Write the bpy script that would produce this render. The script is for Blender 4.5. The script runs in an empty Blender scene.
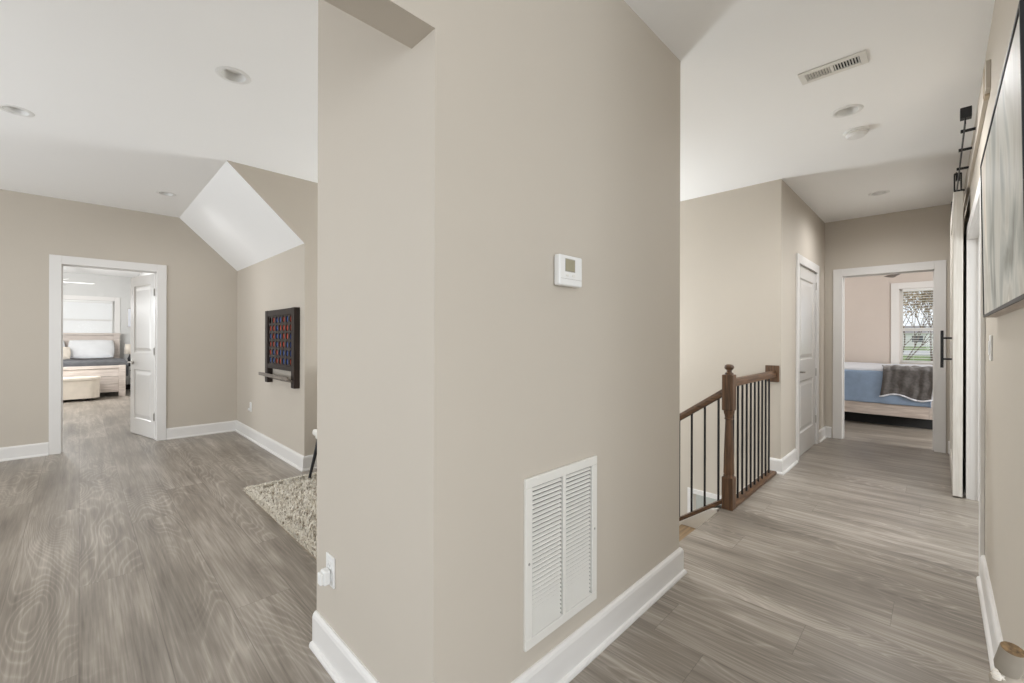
import bpy, bmesh, math, random
from mathutils import Vector, Matrix, Euler
import numpy as np

random.seed(7)
S = bpy.context.scene
COL = S.collection

# ------------------------------------------------------------------ camera
F, U0, V0, YAW, ROLL, EYE = 429.52, 511.73, 337.84, 44.835, 0.1545, 1.257
cam = bpy.data.cameras.new('camera')
cam.sensor_fit = 'HORIZONTAL'; cam.sensor_width = 36.0
cam.lens = F / 1024 * 36.0
cam.shift_x = (512 - U0) / 1024
cam.shift_y = (V0 - 341.5) / 1024
cam.clip_start = 0.02; cam.clip_end = 300
cam_o = bpy.data.objects.new('camera', cam); COL.objects.link(cam_o)
base = Euler((math.radians(90), 0, math.radians(YAW - 90))).to_matrix().to_4x4()
cam_o.matrix_world = Matrix.Translation((0, 0, EYE)) @ base @ Matrix.Rotation(math.radians(ROLL), 4, 'Z')
S.camera = cam_o

# ------------------------------------------------------------------ world, exposure, lights
w = bpy.data.worlds.new('sky'); S.world = w; w.use_nodes = True
bg = w.node_tree.nodes['Background']
bg.inputs[0].default_value = (0.90, 0.95, 1.0, 1); bg.inputs[1].default_value = 1.2
S.view_settings.view_transform = 'Standard'; S.view_settings.look = 'None'
S.view_settings.exposure = 0.0; S.view_settings.gamma = 1.0; S.view_settings.use_curve_mapping = False

def area(name, loc, aim, sx, sy, power, color=(1, 1, 1)):
    l = bpy.data.lights.new(name, 'AREA'); l.shape = 'RECTANGLE'; l.size = sx; l.size_y = sy
    l.energy = power; l.color = color
    o = bpy.data.objects.new(name, l); COL.objects.link(o); o.location = loc
    o.rotation_euler = (Vector(aim) - Vector(loc)).to_track_quat('-Z', 'Y').to_euler(); return o

def bulb(name, loc, r, power, color=(1, 1, 1)):
    l = bpy.data.lights.new(name, 'POINT'); l.shadow_soft_size = r; l.energy = power; l.color = color
    o = bpy.data.objects.new(name, l); COL.objects.link(o); o.location = loc; return o

WARM = (1.0, 0.90, 0.80); DAY = (0.95, 0.98, 1.0)
def downlight(name, loc, power, r=0.045, cone=172, color=(0.97, 0.98, 1.0)):
    l = bpy.data.lights.new(name, 'SPOT'); l.energy = power; l.shadow_soft_size = r; l.spot_size = math.radians(cone); l.spot_blend = 1.0; l.color = color
    o = bpy.data.objects.new(name, l); COL.objects.link(o); o.location = loc; return o

bulb('foyer_light', (3.95, 3.5, 1.15), 0.30, 155, (0.89, 0.95, 1.0))             # hangs in the open stairwell
area('loft_fill_light', (-3.3, 4.0, 1.2), (-1.2, 3.9, 2.4), 3.2, 1.5, 68, (0.92, 0.96, 1.0))      # added fill out of frame, tilted up to brighten the loft ceiling
area('hall_back_fill_light', (-0.3, -3.3, 1.5), (1.2, 1, 1.3), 3.0, 1.9, 72, (0.90, 0.95, 1.0))  # added fill behind the camera, brightens the front of the middle wall
area('side_room_window_light', (4.1, -2.1, 1.5), (4.1, 1.0, 1.2), 1.6, 1.5, 62, (0.92, 0.96, 1.0))
area('hall_length_fill_light', (-3.2, -0.15, 1.55), (6.7, 0.4, 1.5), 1.0, 1.5, 18, (0.90, 0.95, 1.0))  # extra unseen fill sent down the hall to lift the end wall
downlight('hall_downlight', (5.733, 0.436, 2.700), 46)
downlight('hall_downlight', (3.522, 0.428, 2.700), 58)
downlight('loft_downlight', (0.612, 2.840, 2.700), 10)
downlight('loft_downlight', (-0.300, 4.298, 2.700), 30)
downlight('loft_downlight', (0.627, 5.674, 2.700), 18)
bulb('left_bedroom_ceiling_light', (-0.75, 11.6, 1.85), 0.12, 100, (0.97, 0.98, 1.0))
area('left_bedroom_side_light', (-2.7, 10.2, 1.5), (1.0, 10.2, 0.8), 2.5, 1.4, 90, DAY)  # area light from the left side of the room, away from its window
bulb('end_bedroom_ceiling_light', (8.9, 1.9, 2.1), 0.12, 16, (1.0, 0.97, 0.95))
area('end_bedroom_fill_light', (7.5, -2.6, 1.4), (8.1, 0.9, 0.9), 1.2, 1.4, 95, DAY)  # added fill from the door side, brightens the near side of the bed
bulb('lower_hall_light', (5.9, 2.0, -1.2), 0.3, 45, (1.0, 0.97, 0.93))

# ------------------------------------------------------------------ plan of the place (metres)
PX, PY, QX, BY = 0.688, 0.984, 2.266, 1.81        # middle wall block
CX, CY, EX = 4.591, 1.039, 6.738                   # stairwell wall / closet wall corner, end wall
FY, AX, NY, KZ, SX = 6.707, 1.495, 4.240, 2.145, 0.869
C, HZ, HY, RW = 2.741, 2.108, 1.103, -0.172
T = 0.12

# ------------------------------------------------------------------ materials
def mat(name, color, rough=0.5, metal=0.0, spec=0.5, noise=0.0, nscale=6.0, bump=0.0, bscale=200.0, sheen=0.0):
    m = bpy.data.materials.new(name); m.use_nodes = True
    nt = m.node_tree; b = nt.nodes['Principled BSDF']
    b.inputs['Base Color'].default_value = (*color, 1)
    b.inputs['Roughness'].default_value = rough; b.inputs['Metallic'].default_value = metal
    b.inputs['Specular IOR Level'].default_value = spec
    if sheen: b.inputs['Sheen Weight'].default_value = sheen
    tc = nt.nodes.new('ShaderNodeTexCoord')
    if noise:
        n = nt.nodes.new('ShaderNodeTexNoise'); n.inputs['Scale'].default_value = nscale; n.inputs['Detail'].default_value = 4
        r = nt.nodes.new('ShaderNodeValToRGB')
        lo = [c * (1 - noise) for c in color]; hi = [min(1, c * (1 + noise)) for c in color]
        r.color_ramp.elements[0].position = .3; r.color_ramp.elements[1].position = .7
        r.color_ramp.elements[0].color = (*lo, 1); r.color_ramp.elements[1].color = (*hi, 1)
        nt.links.new(tc.outputs['Object'], n.inputs['Vector']); nt.links.new(n.outputs['Fac'], r.inputs[0])
        nt.links.new(r.outputs[0], b.inputs['Base Color'])
    if bump:
        n2 = nt.nodes.new('ShaderNodeTexNoise'); n2.inputs['Scale'].default_value = bscale
        bp = nt.nodes.new('ShaderNodeBump'); bp.inputs['Strength'].default_value = bump; bp.inputs['Distance'].default_value = 0.002
        nt.links.new(tc.outputs['Object'], n2.inputs['Vector']); nt.links.new(n2.outputs['Fac'], bp.inputs['Height'])
        nt.links.new(bp.outputs[0], b.inputs['Normal'])
    return m

def srgb(r, g, b):
    f = lambda c: (c / 255 / 12.92) if c / 255 <= 0.04045 else ((c / 255 + 0.055) / 1.055) ** 2.4
    return (f(r), f(g), f(b))

M = {}
M['wall'] = mat('beige_wall_paint', srgb(195, 186, 173), 0.75, noise=0.012, nscale=1.5, bump=0.08, bscale=350)
M['wall_grey'] = mat('pale_bedroom_paint', srgb(210, 209, 206), 0.8, noise=0.01, bump=0.06)
M['wall_pink'] = mat('warm_bedroom_paint', srgb(206, 194, 184), 0.8, noise=0.01, bump=0.06)
M['wall_blue'] = mat('blue_grey_paint', srgb(176, 180, 176), 0.8, noise=0.01)
M['ceiling'] = mat('ceiling_paint', srgb(247, 246, 244), 0.9, noise=0.008, nscale=1.0, bump=0.05)
M['trim'] = mat('white_trim_paint', srgb(226, 223, 219), 0.35, noise=0.006, nscale=2)
M['door'] = mat('door_paint', srgb(218, 215, 211), 0.22, noise=0.006, nscale=2)
M['plastic'] = mat('white_plastic', srgb(232, 231, 228), 0.35, noise=0.004)
M['grille'] = mat('white_enamelled_metal', srgb(226, 223, 216), 0.4, noise=0.004)
M['filter'] = mat('grey_filter_mesh', srgb(128, 126, 121), 0.9, noise=0.05, nscale=80)
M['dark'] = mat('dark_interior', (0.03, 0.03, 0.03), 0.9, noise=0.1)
M['black'] = mat('black_metal', (0.018, 0.018, 0.02), 0.45, metal=0.3, noise=0.15, nscale=30)
M['nickel'] = mat('satin_nickel', (0.42, 0.40, 0.37), 0.32, metal=0.9, noise=0.05, nscale=40)
M['beige_plastic'] = mat('beige_plastic', srgb(188, 172, 148), 0.6, noise=0.02)
M['screen'] = mat('olive_display', srgb(158, 152, 128), 0.25, noise=0.03, nscale=60)
M['frost'] = mat('frosted_lens', srgb(232, 231, 228), 0.4, noise=0.004)
M['duvet_blue'] = mat('blue_bedcover', srgb(146, 166, 192), 0.9, noise=0.06, nscale=14, bump=0.3, bscale=120)
M['sheet'] = mat('white_bed_sheet', srgb(226, 228, 234), 0.9, noise=0.02, nscale=8, bump=0.2, bscale=60)
M['cream_cloth'] = mat('cream_cloth', srgb(216, 206, 192), 0.9, noise=0.04, nscale=12, bump=0.2)
M['charcoal'] = mat('charcoal_fleece', srgb(96, 92, 90), 0.95, noise=0.25, nscale=35, bump=0.8, bscale=180, sheen=0.3)
M['grey_quilt'] = mat('grey_quilt', srgb(88, 88, 90), 0.95, noise=0.12, nscale=12, bump=0.3)
M['pillow'] = mat('white_pillow', srgb(216, 216, 216), 0.9, noise=0.02, nscale=8)
M['white_seat'] = mat('white_upholstery', srgb(225, 222, 214), 0.8, noise=0.03, nscale=25)
M['red'] = mat('red_disc', srgb(176, 62, 40), 0.4, noise=0.05)
M['blue'] = mat('blue_disc', srgb(40, 74, 140), 0.4, noise=0.05)
M['lawn'] = mat('lawn', srgb(120, 140, 84), 0.95, noise=0.25, nscale=1.2)
M['leaf'] = mat('spring_leaves', srgb(176, 156, 128), 0.8, noise=0.3, nscale=3)
M['bark'] = mat('tree_bark', srgb(120, 104, 92), 0.9, noise=0.3, nscale=8)
M['asphalt'] = mat('road_asphalt', srgb(190, 190, 190), 0.9, noise=0.05)
M['siding'] = mat('white_siding', srgb(240, 240, 238), 0.8, noise=0.02)
M['shingle'] = mat('grey_shingles', srgb(150, 146, 144), 0.9, noise=0.1, nscale=4)
M['glass_dark'] = mat('dark_window_glass', (0.08, 0.09, 0.10), 0.1, noise=0.02)
M['driftwood'] = mat('grey_beige_weathered_wood', srgb(172, 162, 148), 0.8, noise=0.08, nscale=18, bump=0.4, bscale=60)
M['driftwood_dark'] = mat('grey_brown_weathered_wood', srgb(146, 137, 124), 0.8, noise=0.08, nscale=18, bump=0.4, bscale=60)
M['driftwood_pale'] = mat('pale_weathered_wood', srgb(226, 218, 206), 0.8, noise=0.1, nscale=30, bump=0.5, bscale=50)

def wood(name, c1, c2, axis='X', scale=1.0, rough=0.45, stretch=0.07, fine=60):
    m = bpy.data.materials.new(name); m.use_nodes = True; nt = m.node_tree; b = nt.nodes['Principled BSDF']
    b.inputs['Roughness'].default_value = rough
    tc = nt.nodes.new('ShaderNodeTexCoord'); mp = nt.nodes.new('ShaderNodeMapping')
    sc = [1, 1, 1]; sc['XYZ'.index(axis)] = stretch; mp.inputs['Scale'].default_value = sc
    n = nt.nodes.new('ShaderNodeTexNoise'); n.inputs['Scale'].default_value = fine * scale; n.inputs['Detail'].default_value = 6
    n.inputs['Distortion'].default_value = 0.6
    r = nt.nodes.new('ShaderNodeValToRGB'); r.color_ramp.elements[0].position = .32; r.color_ramp.elements[1].position = .68
    r.color_ramp.elements[0].color = (*c1, 1); r.color_ramp.elements[1].color = (*c2, 1)
    L = nt.links.new
    L(tc.outputs['Object'], mp.inputs[0]); L(mp.outputs[0], n.inputs['Vector']); L(n.outputs['Fac'], r.inputs[0])
    L(r.outputs[0], b.inputs['Base Color'])
    return m
M['oak_x'] = wood('stained_oak_along', srgb(64, 44, 29), srgb(110, 80, 54), 'X')
M['oak_y'] = wood('stained_oak_across', srgb(64, 44, 29), srgb(110, 80, 54), 'Y')
M['oak_z'] = wood('stained_oak_upright', srgb(64, 45, 30), srgb(112, 82, 57), 'Z')
M['tread'] = wood('stair_tread_oak', srgb(120, 98, 70), srgb(156, 130, 98), 'X')
M['dark_wood'] = wood('dark_walnut', srgb(26, 17, 11), srgb(48, 33, 23), 'Z', rough=0.65)
M['pale_wood_y'] = wood('whitewashed_wood', srgb(182, 168, 158), srgb(220, 208, 198), 'Y', rough=0.6)
M['pale_wood_x'] = wood('whitewashed_plank', srgb(186, 174, 165), srgb(214, 203, 194), 'X', rough=0.6)
M['barn'] = wood('white_painted_boards', srgb(212, 206, 196), srgb(230, 226, 218), 'Z', rough=0.5)
M['grey_shelf'] = wood('grey_wood', srgb(96, 88, 80), srgb(134, 124, 114), 'Y')
M['sawn'] = wood('sawn_brown_end', srgb(80, 60, 38), srgb(146, 118, 82), 'Z', stretch=0.6, fine=120)

def floor_mat():
    m = bpy.data.materials.new('grey_oak_planks'); m.use_nodes = True; nt = m.node_tree; N = nt.nodes.new; L = nt.links.new
    b = nt.nodes['Principled BSDF']
    tc = N('ShaderNodeTexCoord'); sep = N('ShaderNodeSeparateXYZ'); L(tc.outputs['Object'], sep.inputs[0])
    def mth(op, a, bb=None, c=None):
        n = N('ShaderNodeMath'); n.operation = op
        for i, v in enumerate((a, bb, c)):
            if v is None: continue
            if isinstance(v, (int, float)): n.inputs[i].default_value = v
            else: L(v, n.inputs[i])
        return n.outputs[0]
    WID, LEN = 0.25, 2.2
    xs = mth('DIVIDE', sep.outputs[0], WID); ix = mth('FLOOR', xs); fx = mth('FRACT', xs)
    wn = N('ShaderNodeTexWhiteNoise'); wn.noise_dimensions = '1D'; L(mth('ADD', ix, 3.7), wn.inputs['W'])
    ys = mth('ADD', mth('DIVIDE', sep.outputs[1], LEN), wn.outputs['Value']); iy = mth('FLOOR', ys); fy = mth('FRACT', ys)
    cb = N('ShaderNodeCombineXYZ'); L(ix, cb.inputs[0]); L(iy, cb.inputs[1])
    pid = N('ShaderNodeTexWhiteNoise'); pid.noise_dimensions = '3D'; L(cb.outputs[0], pid.inputs['Vector'])
    rnd = pid.outputs['Value']
    # per-plank grain coordinates
    gx = mth('ADD', mth('MULTIPLY', sep.outputs[0], 1.0), mth('MULTIPLY', rnd, 37.0))
    gy = mth('ADD', mth('MULTIPLY', sep.outputs[1], 0.20), mth('MULTIPLY', rnd, 61.0))
    gv = N('ShaderNodeCombineXYZ'); L(gx, gv.inputs[0]); L(gy, gv.inputs[1]); L(mth('MULTIPLY', rnd, 9.0), gv.inputs[2])
    big = N('ShaderNodeTexNoise'); big.inputs['Scale'].default_value = 2.6; big.inputs['Detail'].default_value = 2.2; big.inputs['Roughness'].default_value = .45
    L(gv.outputs[0], big.inputs['Vector'])
    rings = mth('FRACT', mth('MULTIPLY', big.outputs['Fac'], 44.0))           # contour rings of the cathedral figure
    tri = mth('ABSOLUTE', mth('SUBTRACT', mth('MULTIPLY', rings, 2.0), 1.0))
    gv2 = N('ShaderNodeCombineXYZ'); L(mth('MULTIPLY', gx, 1.0), gv2.inputs[0]); L(mth('MULTIPLY', gy, 0.16), gv2.inputs[1])
    fine = N('ShaderNodeTexNoise'); fine.inputs['Scale'].default_value = 110; fine.inputs['Detail'].default_value = 4
    L(gv2.outputs[0], fine.inputs['Vector'])
    
    msk = N('ShaderNodeTexNoise'); msk.inputs['Scale'].default_value = 1.9; msk.inputs['Detail'].default_value = 1; L(gv.outputs[0], msk.inputs['Vector'])
    mk = mth('MINIMUM', mth('MAXIMUM', mth('MULTIPLY', mth('SUBTRACT', msk.outputs['Fac'], 0.42), 7.0), 0.10), 1.0)
    line = mth('MULTIPLY', mth('POWER', tri, 3.0), mk)
    gv3 = N('ShaderNodeCombineXYZ'); L(gx, gv3.inputs[0]); L(mth('MULTIPLY', gy, 0.30), gv3.inputs[1])
    strk = N('ShaderNodeTexNoise'); strk.inputs['Scale'].default_value = 17; strk.inputs['Detail'].default_value = 3; strk.inputs['Distortion'].default_value = .4
    L(gv3.outputs[0], strk.inputs['Vector'])
    wide = N('ShaderNodeTexNoise'); wide.inputs['Scale'].default_value = 2.3; wide.inputs['Detail'].default_value = 2
    gv4 = N('ShaderNodeCombineXYZ'); L(sep.outputs[0], gv4.inputs[0]); L(mth('MULTIPLY', sep.outputs[1], 0.45), gv4.inputs[1]); L(gv4.outputs[0], wide.inputs['Vector'])
    v = mth('ADD', mth('MULTIPLY', line, 0.10), mth('MULTIPLY', fine.outputs['Fac'], 0.34))
    v = mth('ADD', v, mth('MULTIPLY', strk.outputs['Fac'], 0.38))
    v = mth('ADD', v, mth('MULTIPLY', wide.outputs['Fac'], 0.38))
    v = mth('ADD', v, mth('ADD', mth('MULTIPLY', mth('SUBTRACT', rnd, 0.5), 0.035), 0.02))
    r = N('ShaderNodeValToRGB'); L(v, r.inputs[0])
    e = r.color_ramp.elements; e[0].position = 0.38; e[0].color = (*srgb(96, 88, 80), 1); e[1].position = 0.80; e[1].color = (*srgb(190, 181, 170), 1)
    e2 = e.new(0.58); e2.color = (*srgb(142, 133, 122), 1)
    # seams
    sx = mth('LESS_THAN', mth('MULTIPLY', mth('MINIMUM', fx, mth('SUBTRACT', 1.0, fx)), WID), 0.0016)
    sy = mth('LESS_THAN', mth('MULTIPLY', mth('MINIMUM', fy, mth('SUBTRACT', 1.0, fy)), LEN), 0.0014)
    seam = mth('MAXIMUM', sx, sy)
    mx = N('ShaderNodeMix'); mx.data_type = 'RGBA'; L(mth('MULTIPLY', seam, 0.35), mx.inputs[0]); L(r.outputs[0], mx.inputs[6]); mx.inputs[7].default_value = (*srgb(66, 60, 54), 1)
    L(mx.outputs[2], b.inputs['Base Color'])
    L(mth('ADD', mth('MULTIPLY', fine.outputs['Fac'], 0.18), 0.26), b.inputs['Roughness'])
    bp = N('ShaderNodeBump'); bp.inputs['Strength'].default_value = 0.12; bp.inputs['Distance'].default_value = 0.001
    L(mth('SUBTRACT', v, seam), bp.inputs['Height']); L(bp.outputs[0], b.inputs['Normal'])
    return m
M['floor'] = floor_mat()

def painting_mat():
    m = bpy.data.materials.new('abstract_canvas'); m.use_nodes = True; nt = m.node_tree; N = nt.nodes.new; L = nt.links.new
    b = nt.nodes['Principled BSDF']; b.inputs['Roughness'].default_value = .5
    tc = N('ShaderNodeTexCoord'); mp = N('ShaderNodeMapping'); mp.inputs['Scale'].default_value = (1.6, 1.0, 0.8); mp.inputs['Rotation'].default_value = (0, .35, 0)
    n = N('ShaderNodeTexNoise'); n.inputs['Scale'].default_value = 2.1; n.inputs['Detail'].default_value = 7; n.inputs['Distortion'].default_value = 0.8
    r = N('ShaderNodeValToRGB'); L(tc.outputs['Object'], mp.inputs[0]); L(mp.outputs[0], n.inputs['Vector']); L(n.outputs['Fac'], r.inputs[0])
    e = r.color_ramp.elements; e[0].position = .34; e[0].color = (*srgb(128, 126, 116), 1); e[1].position = .72; e[1].color = (*srgb(222, 208, 194), 1)
    for p, c in ((.42, (170, 172, 166)), (.50, (206, 204, 196)), (.57, (188, 184, 174)), (.64, (226, 222, 212))):
        x = e.new(p); x.color = (*srgb(*c), 1)
    L(r.outputs[0], b.inputs['Base Color']); return m
M['painting'] = painting_mat()

def rug_mat():
    m = bpy.data.materials.new('shag_wool'); m.use_nodes = True; nt = m.node_tree; N = nt.nodes.new; L = nt.links.new
    b = nt.nodes['Principled BSDF']; b.inputs['Roughness'].default_value = .95
    tc = N('ShaderNodeTexCoord'); n = N('ShaderNodeTexNoise'); n.inputs['Scale'].default_value = 48; n.inputs['Detail'].default_value = 3
    r = N('ShaderNodeValToRGB'); L(tc.outputs['Object'], n.inputs['Vector']); L(n.outputs['Fac'], r.inputs[0])
    e = r.color_ramp.elements; e[0].position = .34; e[0].color = (*srgb(150, 132, 110), 1); e[1].position = .45; e[1].color = (*srgb(246, 240, 228), 1)
    L(r.outputs[0], b.inputs['Base Color']); return m
M['rug'] = rug_mat()

def pane_mat():
    m = bpy.data.materials.new('window_glass'); m.use_nodes = True; nt = m.node_tree; N = nt.nodes.new; L = nt.links.new
    nt.nodes.remove(nt.nodes['Principled BSDF'])
    t = N('ShaderNodeBsdfTransparent'); g = N('ShaderNodeBsdfGlossy'); g.inputs['Roughness'].default_value = .02
    f = N('ShaderNodeFresnel'); f.inputs[0].default_value = 1.3; mx = N('ShaderNodeMixShader')
    L(f.outputs[0], mx.inputs[0]); L(t.outputs[0], mx.inputs[1]); L(g.outputs[0], mx.inputs[2]); L(mx.outputs[0], nt.nodes['Material Output'].inputs[0])
    return m
M['glass'] = pane_mat()

# ------------------------------------------------------------------ mesh helpers
def bx(bm, x0, x1, y0, y1, z0, z1, bev=0.0, seg=2):
    vs = [bm.verts.new((x, y, z)) for x in (x0, x1) for y in (y0, y1) for z in (z0, z1)]
    fs = [bm.faces.new([vs[i] for i in f]) for f in ((0, 1, 3, 2), (4, 6, 7, 5), (0, 4, 5, 1), (2, 3, 7, 6), (0, 2, 6, 4), (1, 5, 7, 3))]
    if bev:
        es = {e for f in fs for e in f.edges}
        bmesh.ops.bevel(bm, geom=list(es), offset=bev, segments=seg, affect='EDGES', profile=0.5)
    return vs

def box(x0, x1, y0, y1, z0, z1, bev=0.0, seg=2):
    bm = bmesh.new(); bx(bm, min(x0, x1), max(x0, x1), min(y0, y1), max(y0, y1), z0, z1, bev, seg); return bm

def prism(bm, pts, axis, a, b):
    """polygon pts in the plane across `axis`, extruded from a to b"""
    def P(p, t):
        return {'X': (t, p[0], p[1]), 'Y': (p[0], t, p[1]), 'Z': (p[0], p[1], t)}[axis]
    A = [bm.verts.new(P(p, a)) for p in pts]; B = [bm.verts.new(P(p, b)) for p in pts]
    bm.faces.new(A); bm.faces.new(B[::-1])
    for i in range(len(pts)):
        j = (i + 1) % len(pts); bm.faces.new([A[j], A[i], B[i], B[j]])
    bmesh.ops.recalc_face_normals(bm, faces=bm.faces[:])

def lathe(bm, prof, cx, cy, cz=0, n=32, axis='Z'):
    """prof = [(r, h)...]"""
    rings = []
    for r, h in prof:
        ring = []
        for k in range(n):
            a = 2 * math.pi * k / n; p = (r * math.cos(a), r * math.sin(a), h)
            if axis == 'X': p = (p[2], p[0], p[1])
            if axis == 'Y': p = (p[1], p[2], p[0])
            ring.append(bm.verts.new((cx + p[0], cy + p[1], cz + p[2])))
        rings.append(ring)
    for A, B in zip(rings, rings[1:]):
        for k in range(n):
            bm.faces.new([A[k], A[(k + 1) % n], B[(k + 1) % n], B[k]])
    if prof[0][0] > 1e-6: bm.faces.new(rings[0][::-1])
    if prof[-1][0] > 1e-6: bm.faces.new(rings[-1])
    bmesh.ops.remove_doubles(bm, verts=bm.verts[:], dist=1e-6)
    bmesh.ops.recalc_face_normals(bm, faces=bm.faces[:])

def tube(bm, pts, rad, n=8, square=False):
    """pts: list of Vector; rad: number or list"""
    pts = [Vector(p) for p in pts]; rs = rad if isinstance(rad, (list, tuple)) else [rad] * len(pts)
    rings = []
    for i, p in enumerate(pts):
        d = (pts[min(i + 1, len(pts) - 1)] - pts[max(i - 1, 0)]).normalized()
        up = Vector((0, 0, 1)) if abs(d.z) < .95 else Vector((1, 0, 0))
        s = d.cross(up).normalized(); t = s.cross(d).normalized(); ring = []
        m = 4 if square else n
        for k in range(m):
            a = 2 * math.pi * k / m + (math.pi / 4 if square else 0)
            ring.append(bm.verts.new(p + (s * math.cos(a) + t * math.sin(a)) * rs[i] * (math.sqrt(2) if square else 1)))
        rings.append(ring)
    m = len(rings[0])
    for A, B in zip(rings, rings[1:]):
        for k in range(m): bm.faces.new([A[k], A[(k + 1) % m], B[(k + 1) % m], B[k]])
    bm.faces.new(rings[0][::-1]); bm.faces.new(rings[-1])
    bmesh.ops.recalc_face_normals(bm, faces=bm.faces[:])

def sweep(bm, path, prof):
    """path: 2D points walked with the room on the LEFT; prof: (offset into the room, z)"""
    P = [Vector(p) for p in path]; n = len(P); nor = []
    for i in range(n):
        dirs = []
        if i > 0: dirs.append((P[i] - P[i - 1]).normalized())
        if i < n - 1: dirs.append((P[i + 1] - P[i]).normalized())
        ns = [Vector((-d.y, d.x)) for d in dirs]
        if len(ns) == 2:
            m = (ns[0] + ns[1]).normalized(); nor.append(m / max(.3, m.dot(ns[0])))
        else: nor.append(ns[0])
    rings = [[bm.verts.new((p.x + m.x * o, p.y + m.y * o, z)) for o, z in prof] for p, m in zip(P, nor)]
    for A, B in zip(rings, rings[1:]):
        for k in range(len(prof)):
            j = (k + 1) % len(prof); bm.faces.new([A[k], B[k], B[j], A[j]])
    bm.faces.new(rings[0]); bm.faces.new(rings[-1][::-1])
    bmesh.ops.recalc_face_normals(bm, faces=bm.faces[:])

def wpos(o):
    p = Vector((0, 0, 0))
    while o is not None: p += Vector(o.location); o = o.parent
    return p

def obj(name, bm, m, parent=None, smooth=False, **tags):
    """link a bmesh given in world coordinates as ONE mesh object"""
    off = wpos(parent) if parent else Vector((0, 0, 0))
    if parent: bmesh.ops.translate(bm, verts=bm.verts[:], vec=-off)
    me = bpy.data.meshes.new(name); bm.to_mesh(me); bm.free()
    me.materials.append(M[m] if isinstance(m, str) else m)
    if smooth:
        me.polygons.foreach_set('use_smooth', [True] * len(me.polygons))
        try: me.set_sharp_from_angle(angle=math.radians(35))
        except Exception: pass
    o = bpy.data.objects.new(name, me); COL.objects.link(o)
    if parent: o.parent = parent
    for k, v in tags.items(): o[k] = v
    return o

def thing(name, loc, label, category, group=None):
    o = bpy.data.objects.new(name, None); COL.objects.link(o); o.location = loc; o.empty_display_size = .05
    o['label'] = label; o['category'] = category
    if group: o['group'] = group
    return o

def struct(name, bm, m, label, category, smooth=False, parent=None):
    if parent: return obj(name, bm, m, parent, smooth)
    return obj(name, bm, m, None, smooth, kind='structure', label=label, category=category)

def sthing(name, loc, label, category):
    o = thing(name, loc, label, category); o['kind'] = 'structure'; return o

# ------------------------------------------------------------------ floor
bm = bmesh.new()
bx(bm, -3.5, QX, -0.30, FY + T, -0.02, 0); bx(bm, -3.5, 1.48, -3.6, -0.30, -0.02, 0)
bx(bm, QX, 3.30, -0.30, 1.135, -0.02, 0)
bx(bm, 3.30, CX, -0.30, 1.150, -0.02, 0)
bx(bm, CX, EX + T, -0.30, CY + 0.05, -0.02, 0)
bx(bm, EX + T, 10.2, -3.0, 4.0, -0.02, 0)
bx(bm, -3.2, 1.2, FY + T, 14.45, -0.02, 0)
bx(bm, 3.2, 5.4, -2.2, -0.30, -0.02, 0)
struct('floor', bm, 'floor', 'grey-brown wide oak plank floor running through loft, hall and both bedrooms', 'floor')

# ------------------------------------------------------------------ ceiling with round openings for the downlights
DL = [(0.612, 2.840), (-0.300, 4.298), (0.627, 5.674), (3.522, 0.428), (5.733, 0.436)]
HR = 0.062
def ceiling_mesh(x0, x1, y0, y1, z, holes):
    bm = bmesh.new(); q = 0.10
    xs = sorted({x0, x1} | {h[0] - q for h in holes} | {h[0] + q for h in holes})
    ys = sorted({y0, y1} | {h[1] - q for h in holes} | {h[1] + q for h in holes})
    for xa, xb in zip(xs, xs[1:]):
        for ya, yb in zip(ys, ys[1:]):
            hit = [h for h in holes if abs((xa + xb) / 2 - h[0]) < q * .99 and abs((ya + yb) / 2 - h[1]) < q * .99]
            if not hit:
                bm.faces.new([bm.verts.new(p) for p in ((xa, ya, z), (xa, yb, z), (xb, yb, z), (xb, ya, z))])
                continue
            h = hit[0]; n = 32; outer = []; inner = []
            # cell may be a piece of the square: only handle whole squares
            for k in range(n):
                a = 2 * math.pi * (k + .5) / n; c, s = math.cos(a), math.sin(a); t = q / max(abs(c), abs(s))
                outer.append((h[0] + c * t, h[1] + s * t)); inner.append((h[0] + c * HR, h[1] + s * HR))
            corners = [(h[0] + q, h[1] + q), (h[0] - q, h[1] + q), (h[0] - q, h[1] - q), (h[0] + q, h[1] - q)]
            V = lambda p: bm.verts.new((p[0], p[1], z))
            for k in range(n):
                j = (k + 1) % n; a0 = 2 * math.pi * (k + .5) / n; a1 = a0 + 2 * math.pi / n; poly = [inner[j], inner[k], outer[k]]
                for ci, ca in enumerate((math.pi / 4, 3 * math.pi / 4, 5 * math.pi / 4, 7 * math.pi / 4, 9 * math.pi / 4)):
                    if a0 < ca < a1: poly.append(corners[ci % 4])
                poly.append(outer[j]); bm.faces.new([V(p) for p in poly])
    bmesh.ops.remove_doubles(bm, verts=bm.verts[:], dist=1e-5)
    for f in bm.faces:
        if f.normal.z > 0: f.normal_flip()
    return bm
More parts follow.
